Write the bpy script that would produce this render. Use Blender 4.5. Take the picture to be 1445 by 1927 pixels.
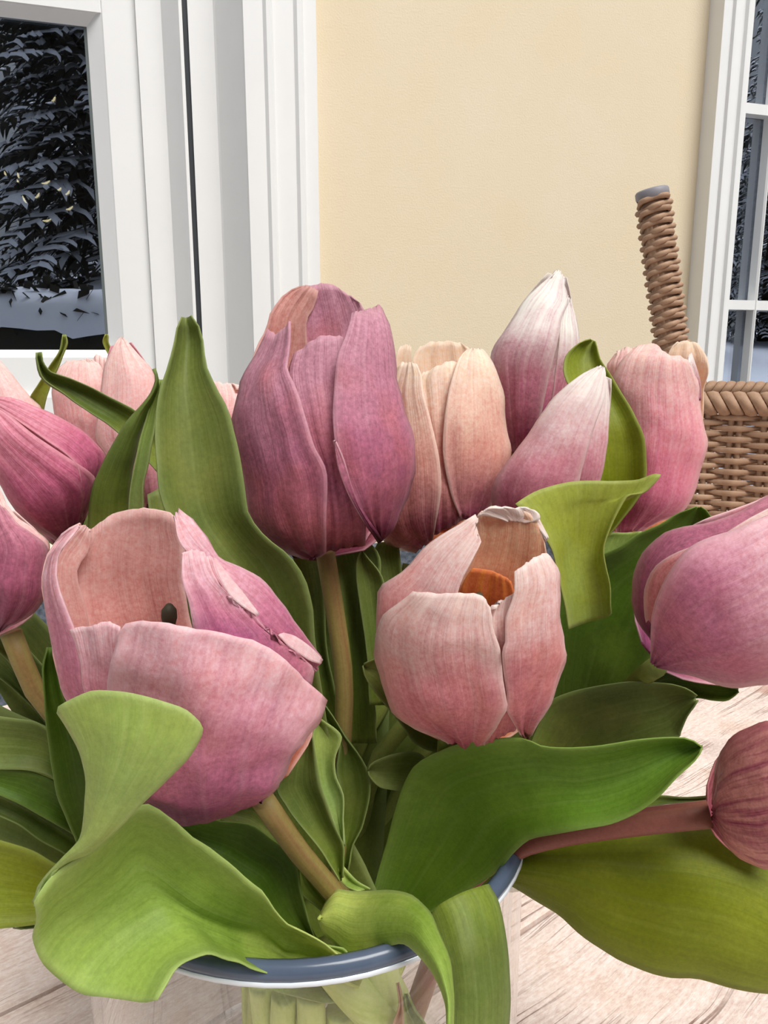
import bpy, math, random
import numpy as np
from mathutils import Vector, Matrix, noise

# ------------------------------------------------------------------ camera, sky, sun, exposure
scene = bpy.context.scene
for o in list(bpy.data.objects):
    bpy.data.objects.remove(o)
W, H, F = 1445.0, 1927.0, 1447.0
PITCH, YAW = math.radians(11.6), math.radians(17.5)
CAMZ = 1.10
cam_d = bpy.data.cameras.new('camera')
cam_d.sensor_fit = 'VERTICAL'
cam_d.sensor_height = 36.0
cam_d.lens = 36.0 * F / H
cam_d.clip_start = 0.01
cam = bpy.data.objects.new('camera', cam_d)
scene.collection.objects.link(cam)
cam.location = (0, 0, CAMZ)
cam.rotation_euler = (math.pi / 2 - PITCH, 0, -YAW)
scene.camera = cam

world = bpy.data.worlds.new('overcast_sky')
scene.world = world
world.use_nodes = True
bg = world.node_tree.nodes['Background']
# overcast sky: three times brighter overhead than at the horizon
_wn = world.node_tree
_tc = _wn.nodes.new('ShaderNodeTexCoord')
_sp = _wn.nodes.new('ShaderNodeSeparateXYZ')
_wn.links.new(_tc.outputs['Generated'], _sp.inputs[0])
_rp = _wn.nodes.new('ShaderNodeMapRange')
_rp.inputs[1].default_value = 0.0
_rp.inputs[2].default_value = 1.0
_rp.inputs[3].default_value = 0.33
_rp.inputs[4].default_value = 1.0
_wn.links.new(_sp.outputs[2], _rp.inputs[0])
_mx = _wn.nodes.new('ShaderNodeVectorMath'); _mx.operation = 'SCALE'
_mx.inputs[0].default_value = (0.94, 0.97, 1.0)
_wn.links.new(_rp.outputs[0], _mx.inputs['Scale'])
_wn.links.new(_mx.outputs[0], bg.inputs[0])
bg.inputs[1].default_value = 0.52

sun_d = bpy.data.lights.new('winter_sun_offscreen', 'SUN')
sun_d.energy = 3.3
sun_d.angle = math.radians(34)
sun_d.color = (1.0, 0.975, 0.94)
sun = bpy.data.objects.new('winter_sun_offscreen', sun_d)
scene.collection.objects.link(sun)
sun.rotation_euler = Vector((-0.22, 0.56, -0.90)).to_track_quat('-Z', 'Y').to_euler()

scene.view_settings.view_transform = 'Standard'
scene.view_settings.look = 'None'
scene.view_settings.exposure = 0.30
scene.view_settings.gamma = 1.0
scene.view_settings.use_curve_mapping = False

COL = scene.collection
random.seed(4)

# ------------------------------------------------------------------ helpers
CAMR = Matrix.Rotation(-YAW, 3, 'Z') @ Matrix.Rotation(math.pi / 2 - PITCH, 3, 'X')
CAMRN = np.array(CAMR)
CAMP = np.array([0, 0, CAMZ])
RIGHT = Vector((math.cos(YAW), -math.sin(YAW), 0))
FWD = Vector((math.sin(YAW), math.cos(YAW), 0))

def P(px, py, z):
    """photo pixel + camera depth in metres -> world point"""
    return Vector(CAMR @ Vector(((px - 722.5) / F * z, (963.5 - py) / F * z, -z))) + cam.location

def PN(xy, z):
    v = np.stack([(xy[..., 0] - 722.5) / F * z, (963.5 - xy[..., 1]) / F * z, -z], -1)
    return v @ CAMRN.T + CAMP

def ray(px, py):
    return CAMR @ Vector(((px - 722.5) / F, (963.5 - py) / F, -1))

def on_y(px, py, y):
    d = ray(px, py)
    return d * (y / d.y) + cam.location

CROPS = {'A': (40, 920, 2.331), 'B': (640, 920, 2.89), 'C': (0, 1150, 2.48), 'D': (300, 1350, 2.89),
         'E': (600, 1350, 2.89), 'F': (940, 900, 2.861), 'G': (940, 1300, 2.861), 'H': (540, 1000, 2.754),
         'I': (0, 580, 3.01), 'J': (430, 500, 2.726), 'K': (880, 480, 2.557), 'X': (0, 0, 1.0)}

def pts(s):
    k, body = s.split(':')
    x0, y0, sc = CROPS[k.strip()]
    r = []
    for t in body.split():
        a, b = t.split(',')
        r.append((x0 + float(a) / sc, y0 + float(b) / sc))
    return np.array(r)

def resample(p, n):
    p = np.asarray(p, float)
    if len(p) == 1:
        return np.repeat(p, n, 0)
    d = np.r_[0, np.cumsum(np.linalg.norm(np.diff(p, axis=0), axis=1) + 1e-6)]
    q = np.vstack([2 * p[0] - p[1], p, 2 * p[-1] - p[-2]])
    out = []
    for t in np.linspace(0, d[-1], n):
        i = min(max(np.searchsorted(d, t, 'right') - 1, 0), len(p) - 2)
        u = (t - d[i]) / (d[i + 1] - d[i])
        a, b, c, e = q[i], q[i + 1], q[i + 2], q[i + 3]
        cr = 0.5 * (2 * b + (c - a) * u + (2 * a - 5 * b + 4 * c - e) * u * u + (3 * b - a - 3 * c + e) * u ** 3)
        li = b + (c - b) * u
        out.append(0.75 * cr + 0.25 * li)
    return np.array(out)

def coons(L, R, B=None, T=None, nu=18, nv=28):
    L = resample(L, nv + 1)
    R = resample(R, nv + 1)
    B = np.linspace(L[0], R[0], nu + 1) if B is None else resample(np.vstack([L[:1], B, R[:1]]), nu + 1)
    T = np.linspace(L[-1], R[-1], nu + 1) if T is None else resample(np.vstack([L[-1:], T, R[-1:]]), nu + 1)
    u = np.linspace(0, 1, nu + 1)[None, :, None]
    v = np.linspace(0, 1, nv + 1)[:, None, None]
    S = (1 - u) * L[:, None] + u * R[:, None] + (1 - v) * B[None] + v * T[None]
    S -= (1 - u) * (1 - v) * L[0] + u * (1 - v) * R[0] + (1 - u) * v * L[-1] + u * v * R[-1]
    return S

def new_mesh(name, verts, faces, mat, uvs=None, smooth=True):
    me = bpy.data.meshes.new(name)
    me.from_pydata([tuple(v) for v in verts], [], faces)
    if uvs is not None:
        lay = me.uv_layers.new(name='UVMap')
        idx = np.empty(len(me.loops), dtype=np.int32)
        me.loops.foreach_get('vertex_index', idx)
        lay.data.foreach_set('uv', np.asarray(uvs, np.float32)[idx].ravel())
    if smooth:
        me.polygons.foreach_set('use_smooth', [True] * len(me.polygons))
    if mat is not None:
        me.materials.append(mat)
    me.update()
    return me

def link(name, me, parent=None, loc=None):
    o = bpy.data.objects.new(name, me)
    COL.objects.link(o)
    if parent is not None:
        o.parent = parent
    if loc is not None:
        o.location = loc
    return o

def empty(name, loc, label=None, cat=None, group=None, kind=None):
    o = bpy.data.objects.new(name, None)
    COL.objects.link(o)
    o.empty_display_size = 0.02
    o.location = loc
    return tag(o, label, cat, group, kind)

def tag(o, label=None, cat=None, group=None, kind=None):
    if label: o['label'] = label
    if cat: o['category'] = cat
    if group: o['group'] = group
    if kind: o['kind'] = kind
    return o

def smooth_angle(me, ang=35):
    me.polygons.foreach_set('use_smooth', [False] * len(me.polygons))

def sheet(name, G, th, mat, parent, toward=None):
    """grid of world points (nv+1, nu+1, 3) -> closed thin sheet with real thickness"""
    nv, nu = G.shape[0] - 1, G.shape[1] - 1
    du = np.gradient(G, axis=1)
    dv = np.gradient(G, axis=0)
    n = np.cross(du, dv)
    n /= np.linalg.norm(n, axis=2, keepdims=True) + 1e-12
    ref = (CAMP if toward is None else np.array(toward)) - G
    if (n * ref).sum() < 0:
        n = -n
        flip = True
    else:
        flip = False
    U, V = np.meshgrid(np.linspace(0, 1, nu + 1), np.linspace(0, 1, nv + 1))
    tap = 0.45 + 0.55 * np.clip(np.minimum(np.minimum(U, 1 - U) * 10, (1 - V) * 10), 0, 1)
    back = G - n * (th * tap)[..., None]
    off = np.array(parent.matrix_basis.translation)
    verts = np.vstack([G.reshape(-1, 3), back.reshape(-1, 3)]) - off
    N = (nu + 1) * (nv + 1)
    uv = np.stack([U, V], -1).reshape(-1, 2)
    faces = []
    w = nu + 1
    for j in range(nv):
        for i in range(nu):
            a = j * w + i
            q = (a, a + 1, a + w + 1, a + w)
            faces.append(q if not flip else q[::-1])
            q2 = tuple(x + N for x in q)
            faces.append(q2[::-1] if not flip else q2)
    ring = [i for i in range(w)] + [j * w + nu for j in range(1, nv + 1)] + \
           [nv * w + i for i in range(nu - 1, -1, -1)] + [j * w for j in range(nv - 1, 0, -1)]
    for k in range(len(ring)):
        a, b = ring[k], ring[(k + 1) % len(ring)]
        q = (a, a + N, b + N, b)
        faces.append(q if not flip else q[::-1])
    me = new_mesh(name, verts, faces, mat, np.vstack([uv, uv]))
    return link(name, me, parent)

def rough(G, amp, scale, seed, ridge=0.0, nr=7):
    """push a sheet in and out a little: lumps plus lengthwise ribs"""
    nv, nu = G.shape[:2]
    n = np.cross(np.gradient(G, axis=1), np.gradient(G, axis=0))
    n /= np.linalg.norm(n, axis=2, keepdims=True) + 1e-12
    out = G.copy()
    for j in range(nv):
        for i in range(nu):
            p = Vector(G[j, i]) * scale + Vector((seed * 7.1, seed * 3.3, 0))
            h = amp * noise.noise(p) + amp * 0.3 * noise.noise(p * 3.1)
            if ridge:
                h += ridge * noise.noise(Vector((i / nu * nr + seed, j / nv * 1.3, seed * 1.7)))
            out[j, i] += n[j, i] * h
    return out

def tube(name, path, radii, mat, parent, seg=12, sub=6, cap=True):
    p = np.array([tuple(x) for x in path], float)
    n = (len(p) - 1) * sub + 1
    rr = np.interp(np.linspace(0, 1, n), np.linspace(0, 1, len(radii)), radii)
    c = resample(p, n)
    t = np.gradient(c, axis=0)
    t /= np.linalg.norm(t, axis=1, keepdims=True) + 1e-12
    ref = np.array([0.3, 0.9, 0.31])
    verts, uv, faces = [], [], []
    off = np.array(parent.matrix_basis.translation) if parent is not None else np.zeros(3)
    for k in range(n):
        a = np.cross(t[k], ref); a /= np.linalg.norm(a) + 1e-9
        b = np.cross(t[k], a)
        for s in range(seg):
            g = 2 * math.pi * s / seg
            verts.append(c[k] + rr[k] * (math.cos(g) * a + math.sin(g) * b) - off)
            uv.append((s / seg, k / (n - 1)))
    for k in range(n - 1):
        for s in range(seg):
            s2 = (s + 1) % seg
            faces.append((k * seg + s, k * seg + s2, (k + 1) * seg + s2, (k + 1) * seg + s))
    if cap:
        faces.append(tuple(range(seg))[::-1])
        faces.append(tuple((n - 1) * seg + s for s in range(seg)))
    me = new_mesh(name, verts, faces, mat, uv)
    return link(name, me, parent)

def box(name, x0, x1, y0, y1, z0, z1, mat, parent=None, bev=0.0):
    b = bev
    def prof(z):
        if b <= 0:
            return [(x0, y0, z), (x1, y0, z), (x1, y1, z), (x0, y1, z)]
        return [(x0 + b, y0, z), (x1 - b, y0, z), (x1, y0 + b, z), (x1, y1 - b, z),
                (x1 - b, y1, z), (x0 + b, y1, z), (x0, y1 - b, z), (x0, y0 + b, z)]
    v = prof(z0) + prof(z1)
    n = len(v) // 2
    f = [tuple(range(n))[::-1], tuple(range(n, 2 * n))]
    f += [(i, (i + 1) % n, n + (i + 1) % n, n + i) for i in range(n)]
    off = Vector(parent.location) if parent is not None else Vector((0, 0, 0))
    v = [Vector(q) - off for q in v]
    return link(name, new_mesh(name, v, f, mat, smooth=False), parent)

# ------------------------------------------------------------------ materials
def srgb(*c):
    return tuple(((x / 255) / 12.92 if x / 255 <= 0.04045 else ((x / 255 + 0.055) / 1.055) ** 2.4) for x in c) + (1,)

def mat_new(name):
    m = bpy.data.materials.new(name)
    m.use_nodes = True
    nt = m.node_tree
    nt.nodes.clear()
    out = nt.nodes.new('ShaderNodeOutputMaterial')
    return m, nt, out

def N(nt, t, **kw):
    n = nt.nodes.new('ShaderNode' + t)
    for k, v in kw.items():
        setattr(n, k, v)
    return n

def mixc(nt, fac, a, b, mode='MIX'):
    n = N(nt, 'Mix', data_type='RGBA', blend_type=mode)
    for sock, val in ((n.inputs[0], fac), (n.inputs[6], a), (n.inputs[7], b)):
        if hasattr(val, 'links'):
            nt.links.new(val, sock)
        else:
            sock.default_value = val
    return n.outputs[2]

def math_n(nt, op, a, b=0.0, clamp=False):
    n = N(nt, 'Math', operation=op, use_clamp=clamp)
    for sock, val in ((n.inputs[0], a), (n.inputs[1], b)):
        if hasattr(val, 'links'):
            nt.links.new(val, sock)
        else:
            sock.default_value = val
    return n.outputs[0]

def ramp(nt, fac, stops):
    r = N(nt, 'ValToRGB')
    els = r.color_ramp.elements
    while len(els) < len(stops):
        els.new(0.5)
    for e, (p, c) in zip(els, stops):
        e.position = p
        e.color = c
    if hasattr(fac, 'links'):
        nt.links.new(fac, r.inputs[0])
    return r.outputs[0]

def noise_n(nt, vec, scale, detail=3, rough_=0.55):
    n = N(nt, 'TexNoise')
    n.inputs['Scale'].default_value = scale
    n.inputs['Detail'].default_value = detail
    n.inputs['Roughness'].default_value = rough_
    if vec is not None:
        nt.links.new(vec, n.inputs['Vector'])
    return n.outputs['Fac']

def mapping(nt, vec, scale):
    n = N(nt, 'Mapping')
    n.inputs['Scale'].default_value = scale
    nt.links.new(vec, n.inputs['Vector'])
    return n.outputs[0]

def sheet_mat(name, stops, edge, streak, streak_amt=0.26, edge_amt=0.5, transl=0.25, rough_=0.5, blotch=None,
              streak_n=26, mott=0.34, bump=0.42, spec=0.35):
    """living tissue: colour runs from base to tip, paler margin, fine lengthwise veins"""
    m, nt, out = mat_new(name)
    tc = N(nt, 'TexCoord')
    uv = N(nt, 'UVMap'); uv.uv_map = 'UVMap'
    sep = N(nt, 'SeparateXYZ')
    nt.links.new(uv.outputs[0], sep.inputs[0])
    big = noise_n(nt, tc.outputs['Object'], 55, 2)
    v = math_n(nt, 'ADD', sep.outputs[1], math_n(nt, 'MULTIPLY', math_n(nt, 'SUBTRACT', big, 0.5), 0.42))
    col = ramp(nt, v, stops)
    st = noise_n(nt, mapping(nt, uv.outputs[0], (streak_n, 1.6, 1)), 1.0, 3, 0.6)
    stf = math_n(nt, 'MULTIPLY', ramp(nt, st, [(0.44, (0, 0, 0, 1)), (0.68, (1, 1, 1, 1))]), streak_amt)
    col = mixc(nt, stf, col, streak)
    st2 = noise_n(nt, mapping(nt, uv.outputs[0], (streak_n * 0.45, 0.9, 1)), 1.0, 2, 0.5)
    stf2 = math_n(nt, 'MULTIPLY', ramp(nt, st2, [(0.5, (0, 0, 0, 1)), (0.75, (1, 1, 1, 1))]), streak_amt * 0.4)
    col = mixc(nt, stf2, col, edge)
    if blotch:
        bl = noise_n(nt, tc.outputs['Object'], 34, 3)
        col = mixc(nt, math_n(nt, 'MULTIPLY', ramp(nt, bl, [(0.48, (0, 0, 0, 1)), (0.7, (1, 1, 1, 1))]), 0.55), col, blotch)
    fine = noise_n(nt, tc.outputs['Object'], 620, 4, 0.75)
    col = mixc(nt, mott, col, ramp(nt, fine, [(0.3, (0.12, 0.12, 0.12, 1)), (0.7, (1, 1, 1, 1))]), 'OVERLAY')
    e = math_n(nt, 'ABSOLUTE', math_n(nt, 'SUBTRACT', math_n(nt, 'MULTIPLY', sep.outputs[0], 2.0), 1.0))
    e = math_n(nt, 'POWER', e, 9.0)
    te = math_n(nt, 'MULTIPLY', math_n(nt, 'SUBTRACT', sep.outputs[1], 0.93), 14.0, True)
    e = math_n(nt, 'MAXIMUM', e, math_n(nt, 'MULTIPLY', te, te))
    e = math_n(nt, 'MULTIPLY', e, edge_amt)
    col = mixc(nt, e, col, edge)
    b = N(nt, 'BsdfPrincipled')
    nt.links.new(col, b.inputs['Base Color'])
    b.inputs['Roughness'].default_value = rough_
    b.inputs['Specular IOR Level'].default_value = spec
    hgt = math_n(nt, 'ADD', math_n(nt, 'MULTIPLY', st, 0.7), math_n(nt, 'MULTIPLY', fine, 0.25))
    bp = N(nt, 'Bump')
    bp.inputs['Strength'].default_value = bump
    bp.inputs['Distance'].default_value = 0.0012
    nt.links.new(hgt, bp.inputs['Height'])
    nt.links.new(bp.outputs[0], b.inputs['Normal'])
    tr = N(nt, 'BsdfTranslucent')
    nt.links.new(col, tr.inputs[0])
    nt.links.new(bp.outputs[0], tr.inputs[1])
    mx = N(nt, 'MixShader')
    mx.inputs[0].default_value = transl
    nt.links.new(b.outputs[0], mx.inputs[1])
    nt.links.new(tr.outputs[0], mx.inputs[2])
    nt.links.new(mx.outputs[0], out.inputs[0])
    return m

def petal_mat(name, base, mid, tip, edge, streak, blotch=None, **kw):
    kw.setdefault('spec', 0.25)
    kw = dict(kw)
    return sheet_mat(name, [(0.02, srgb(*base)), (0.42, srgb(*mid)), (kw.pop('tip_at', 0.98), srgb(*tip))], srgb(*edge), srgb(*streak),
                     blotch=srgb(*blotch) if blotch else None, **kw)

def leaf_mat(name, base, mid, tip, edge, streak, blotch=None, **kw):
    kw.setdefault('transl', 0.3)
    kw.setdefault('streak_n', 26)
    kw.setdefault('edge_amt', 0.35)
    kw.setdefault('streak_amt', 0.28)
    kw.setdefault('mott', 0.15)
    kw.setdefault('bump', 0.18)
    return petal_mat(name, base, mid, tip, edge, streak, blotch, **kw)

def plain_mat(name, col, rough_=0.5, spec=0.4, var=0.0, scale=20, col2=None, bump=0.0, bscale=200, metal=0.0):
    m, nt, out = mat_new(name)
    b = N(nt, 'BsdfPrincipled')
    b.inputs['Roughness'].default_value = rough_
    b.inputs['Specular IOR Level'].default_value = spec
    b.inputs['Metallic'].default_value = metal
    b.inputs['Base Color'].default_value = srgb(*col)
    tc = N(nt, 'TexCoord')
    if col2:
        f = noise_n(nt, tc.outputs['Object'], scale, 4, 0.6)
        c = mixc(nt, math_n(nt, 'MULTIPLY', ramp(nt, f, [(0.35, (0, 0, 0, 1)), (0.65, (1, 1, 1, 1))]), var), srgb(*col), srgb(*col2))
        nt.links.new(c, b.inputs['Base Color'])
    if bump:
        bp = N(nt, 'Bump')
        bp.inputs['Strength'].default_value = bump
        bp.inputs['Distance'].default_value = 0.002
        nt.links.new(noise_n(nt, tc.outputs['Object'], bscale, 4, 0.6), bp.inputs['Height'])
        nt.links.new(bp.outputs[0], b.inputs['Normal'])
    nt.links.new(b.outputs[0], out.inputs[0])
    return m

M = {}
M['render_wall'] = plain_mat('cream_render', (231, 216, 189), 0.9, 0.15, 0.3, 5, (226, 207, 170), 0.35, 260)
M['white'] = plain_mat('white_paint', (238, 238, 236), 0.45, 0.35, 0.2, 9, (226, 226, 226), 0.06, 90)
M['seal'] = plain_mat('rubber_seal', (52, 56, 60), 0.6)
M['spacer'] = plain_mat('grey_spacer', (96, 104, 104), 0.5)
M['granite'] = plain_mat('granite_plinth', (62, 68, 78), 0.8, 0.3, 0.8, 90, (120, 126, 136), 0.4, 150)
M['room'] = plain_mat('room_paint', (158, 150, 142), 0.9, 0.1)
M['snow'] = plain_mat('snow', (236, 240, 250), 0.8, 0.2, 0.4, 3, (214, 222, 240), 0.3, 8)
M['needles'] = plain_mat('spruce_needles', (52, 54, 48), 0.9, 0.1, 0.6, 6, (72, 62, 52))
M['bark'] = plain_mat('bark', (66, 50, 38), 0.9, 0.1, 0.6, 12, (40, 32, 26))
M['terrace'] = plain_mat('terrace_stone', (112, 114, 116), 0.85, 0.2, 0.6, 6, (90, 92, 96), 0.3, 60)
M['grey_plastic'] = plain_mat('grey_plastic', (136, 134, 140), 0.5, 0.4)
M['wicker'] = plain_mat('resin_wicker', (156, 124, 100), 0.6, 0.3, 0.7, 60, (180, 148, 122), 0.2, 500)
M['pistil'] = plain_mat('pistil', (70, 66, 46), 0.6, 0.3, 0.6, 300, (52, 44, 36))
M['anther'] = plain_mat('anther', (40, 32, 34), 0.8, 0.2)

def glass_mat(name, ior, refl_boost, tint, gloss=(1, 1, 1, 1)):
    m, nt, out = mat_new(name)
    tr = N(nt, 'BsdfTransparent'); tr.inputs[0].default_value = tint
    gl = N(nt, 'BsdfGlossy'); gl.inputs['Roughness'].default_value = 0.0
    gl.inputs['Color'].default_value = gloss
    lw = N(nt, 'LayerWeight'); lw.inputs[0].default_value = 0.5
    f5 = math_n(nt, 'POWER', lw.outputs['Facing'], 4.5)
    fr = math_n(nt, 'ADD', math_n(nt, 'MULTIPLY', f5, 0.96), ((ior - 1) / (ior + 1)) ** 2)
    mx = N(nt, 'MixShader')
    nt.links.new(math_n(nt, 'ADD', math_n(nt, 'MULTIPLY', fr, 1.0 - refl_boost), refl_boost, True), mx.inputs[0])
    nt.links.new(tr.outputs[0], mx.inputs[1])
    nt.links.new(gl.outputs[0], mx.inputs[2])
    nt.links.new(mx.outputs[0], out.inputs[0])
    return m
M['pane'] = glass_mat('coated_window_glass', 1.5, 0.42, (0.75, 0.78, 0.78, 1), (0.82, 0.88, 1, 1))
M['vase'] = glass_mat('clear_vase_glass', 1.5, 0.01, (0.985, 0.99, 0.988, 1))
M['rim'] = plain_mat('vase_rim', (84, 96, 114), 0.2, 0.4, 0.5, 40, (62, 74, 94))  # slate base colour stands in for the sky reflected in the glass rim
M['rim_edge'] = plain_mat('vase_rim_edge', (214, 220, 226), 0.15, 0.6)

def wood_mat():
    m, nt, out = mat_new('whitewashed_teak')
    tc = N(nt, 'TexCoord')
    info = N(nt, 'ObjectInfo')
    add = N(nt, 'VectorMath', operation='ADD')
    cmb = N(nt, 'CombineXYZ')
    nt.links.new(math_n(nt, 'MULTIPLY', info.outputs['Random'], 9.0), cmb.inputs[0])
    nt.links.new(math_n(nt, 'MULTIPLY', info.outputs['Random'], 5.0), cmb.inputs[1])
    nt.links.new(tc.outputs['Object'], add.inputs[0])
    nt.links.new(cmb.outputs[0], add.inputs[1])
    v = add.outputs[0]
    warp = N(nt, 'TexNoise'); warp.inputs['Scale'].default_value = 7
    nt.links.new(v, warp.inputs['Vector'])
    w2 = N(nt, 'VectorMath', operation='MULTIPLY_ADD')
    nt.links.new(warp.outputs['Color'], w2.inputs[0])
    w2.inputs[1].default_value = (0.03, 0.03, 0.03)
    nt.links.new(v, w2.inputs[2])
    g = noise_n(nt, mapping(nt, w2.outputs[0], (2.6, 90, 20)), 1.0, 3, 0.6)
    g2 = noise_n(nt, mapping(nt, w2.outputs[0], (5, 330, 60)), 1.0, 4, 0.7)
    bl = noise_n(nt, v, 16, 3)
    c = ramp(nt, bl, [(0.3, srgb(206, 180, 166)), (0.5, srgb(220, 202, 192)), (0.7, srgb(200, 182, 174))])
    c = mixc(nt, math_n(nt, 'MULTIPLY', ramp(nt, g2, [(0.45, (0, 0, 0, 1)), (0.7, (1, 1, 1, 1))]), 0.3), c, srgb(160, 128, 110))
    crack = ramp(nt, g, [(0.48, (0, 0, 0, 1)), (0.5, (1, 1, 1, 1)), (0.52, (0, 0, 0, 1))])
    fade = ramp(nt, noise_n(nt, v, 11, 2), [(0.42, (0, 0, 0, 1)), (0.6, (1, 1, 1, 1))])
    cr = math_n(nt, 'MULTIPLY', crack, math_n(nt, 'MULTIPLY', fade, 0.95))
    c = mixc(nt, cr, c, srgb(120, 92, 78))
    sp = noise_n(nt, mapping(nt, v, (1, 2.5, 1)), 190, 5, 0.75)
    c = mixc(nt, 0.45, c, ramp(nt, sp, [(0.3, (0.2, 0.2, 0.2, 1)), (0.7, (0.85, 0.85, 0.85, 1))]), 'OVERLAY')
    ys = noise_n(nt, mapping(nt, v, (10, 14, 10)), 1.0, 2)
    c = mixc(nt, math_n(nt, 'MULTIPLY', ramp(nt, ys, [(0.66, (0, 0, 0, 1)), (0.74, (1, 1, 1, 1))]), 0.55), c, srgb(160, 104, 84))
    b = N(nt, 'BsdfPrincipled')
    b.inputs['Roughness'].default_value = 0.75
    b.inputs['Specular IOR Level'].default_value = 0.2
    nt.links.new(c, b.inputs['Base Color'])
    bp = N(nt, 'Bump'); bp.inputs['Strength'].default_value = 0.5; bp.inputs['Distance'].default_value = 0.001
    nt.links.new(math_n(nt, 'SUBTRACT', g2, cr), bp.inputs['Height'])
    nt.links.new(bp.outputs[0], b.inputs['Normal'])
    nt.links.new(b.outputs[0], out.inputs[0])
    return m
M['wood'] = wood_mat()

# petals
M['p_mauve'] = petal_mat('mauve_petal', (124, 52, 78), (184, 108, 134), (208, 150, 166), (224, 176, 186), (128, 54, 88), blotch=(206, 118, 118))
M['p_mauve_in'] = petal_mat('mauve_petal_inner', (216, 146, 128), (216, 146, 138), (230, 172, 160), (238, 204, 196), (176, 96, 100), transl=0.4)
M['p_peach'] = petal_mat('peach_petal', (150, 70, 98), (228, 164, 148), (250, 230, 204), (250, 236, 220), (180, 90, 116), streak_amt=0.2)
M['p_peach_in'] = petal_mat('peach_petal_inner', (216, 136, 90), (248, 196, 156), (250, 230, 206), (252, 240, 224), (236, 168, 126), streak_amt=0.15, transl=0.4)
M['p_white'] = petal_mat('white_tipped_petal', (128, 40, 82), (206, 136, 152), (250, 248, 238), (248, 240, 230), (176, 62, 118), streak_amt=0.4, streak_n=13, tip_at=0.8)
M['p_white2'] = petal_mat('cream_tipped_petal', (170, 76, 112), (220, 148, 158), (252, 246, 236), (248, 232, 226), (188, 84, 126), streak_amt=0.26, streak_n=14, tip_at=0.86)
M['p_pink'] = petal_mat('rose_petal', (178, 70, 110), (236, 140, 160), (250, 212, 200), (252, 224, 214), (200, 80, 128), streak_amt=0.32, streak_n=24)
M['p_blush'] = petal_mat('blush_petal', (172, 82, 102), (216, 136, 140), (250, 226, 216), (252, 236, 228), (180, 84, 108), blotch=(228, 146, 130), streak_amt=0.3)
M['p_blush_in'] = petal_mat('blush_petal_inner', (224, 126, 62), (226, 142, 98), (246, 202, 168), (252, 240, 230), (176, 84, 46), streak_amt=0.15, transl=0.35)
M['p_rose'] = petal_mat('dusky_rose_petal', (160, 80, 122), (206, 126, 150), (246, 200, 204), (250, 216, 218), (158, 76, 120), blotch=(218, 136, 142), streak_amt=0.3)
M['p_rose_in'] = petal_mat('dusky_rose_petal_inner', (222, 128, 76), (216, 140, 130), (240, 188, 180), (252, 224, 218), (188, 106, 102), streak_amt=0.2, transl=0.35)
M['p_magenta'] = petal_mat('magenta_petal', (112, 34, 66), (210, 112, 142), (238, 164, 176), (240, 184, 188), (154, 46, 90), streak_amt=0.45, streak_n=24)
M['p_plum'] = petal_mat('plum_petal', (104, 42, 70), (176, 96, 124), (206, 134, 150), (230, 190, 192), (138, 60, 92))
M['p_stripe'] = petal_mat('striped_petal', (160, 84, 96), (204, 138, 132), (210, 140, 130), (214, 150, 146), (140, 40, 80), streak_amt=1.0, streak_n=17)
M['p_rim'] = petal_mat('cream_petal_rim', (252, 226, 214), (252, 234, 224), (252, 238, 230), (252, 240, 232), (240, 206, 196), streak_amt=0.15)
M['p_rim_pink'] = petal_mat('pink_petal_fold', (244, 196, 200), (246, 206, 208), (248, 214, 214), (250, 220, 220), (226, 166, 178), streak_amt=0.2)
M['p_heart'] = petal_mat('burnt_orange_petal_inner', (222, 118, 44), (216, 112, 56), (218, 122, 72), (222, 134, 84), (238, 160, 52), streak_amt=0.5, streak_n=7, transl=0.3)
M['p_pale'] = petal_mat('pale_pink_petal', (216, 136, 152), (246, 192, 190), (252, 218, 208), (252, 228, 220), (222, 136, 156), streak_amt=0.25)
# leaves
M['l_mid'] = leaf_mat('mid_green_leaf', (128, 146, 54), (96, 114, 46), (120, 134, 66), (172, 188, 126), (70, 90, 32), blotch=(144, 146, 72))
M['l_olive'] = leaf_mat('olive_leaf', (110, 120, 20), (124, 134, 18), (142, 154, 50), (176, 184, 108), (92, 102, 10), blotch=(150, 156, 46))
M['l_lime'] = leaf_mat('lime_leaf', (214, 224, 120), (132, 160, 60), (164, 190, 92), (200, 216, 148), (102, 134, 40), blotch=(172, 196, 90))
M['l_pale'] = leaf_mat('pale_leaf_underside', (164, 186, 114), (154, 178, 98), (162, 182, 90), (206, 218, 158), (126, 152, 70), blotch=(176, 190, 98))
M['l_deep'] = leaf_mat('deep_green_leaf', (78, 98, 28), (70, 98, 20), (98, 132, 40), (150, 172, 96), (50, 78, 12), blotch=(108, 136, 44))
M['l_bright'] = leaf_mat('bright_green_leaf', (104, 140, 34), (92, 128, 24), (116, 154, 56), (170, 190, 110), (66, 98, 12), blotch=(124, 156, 50))
M['l_yellow'] = leaf_mat('yellow_green_leaf', (142, 154, 56), (158, 164, 54), (164, 172, 70), (186, 194, 128), (124, 134, 40), blotch=(148, 166, 92))
M['stem'] = leaf_mat('green_stem', (214, 226, 130), (150, 160, 80), (126, 138, 62), (150, 160, 90), (120, 110, 60), transl=0.1, streak_n=8)
M['stem_brown'] = leaf_mat('browned_stem', (206, 216, 120), (150, 140, 76), (140, 120, 70), (160, 150, 90), (126, 76, 56), transl=0.1, streak_n=6, streak_amt=0.6)
M['stem_red'] = leaf_mat('reddened_stem', (150, 130, 70), (138, 76, 66), (140, 84, 74), (150, 110, 80), (112, 52, 52), transl=0.1, streak_n=6, streak_amt=0.5)
M['sheath'] = leaf_mat('dry_sheath', (196, 150, 100), (222, 180, 140), (200, 130, 84), (240, 214, 180), (150, 92, 60), transl=0.3)

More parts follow.
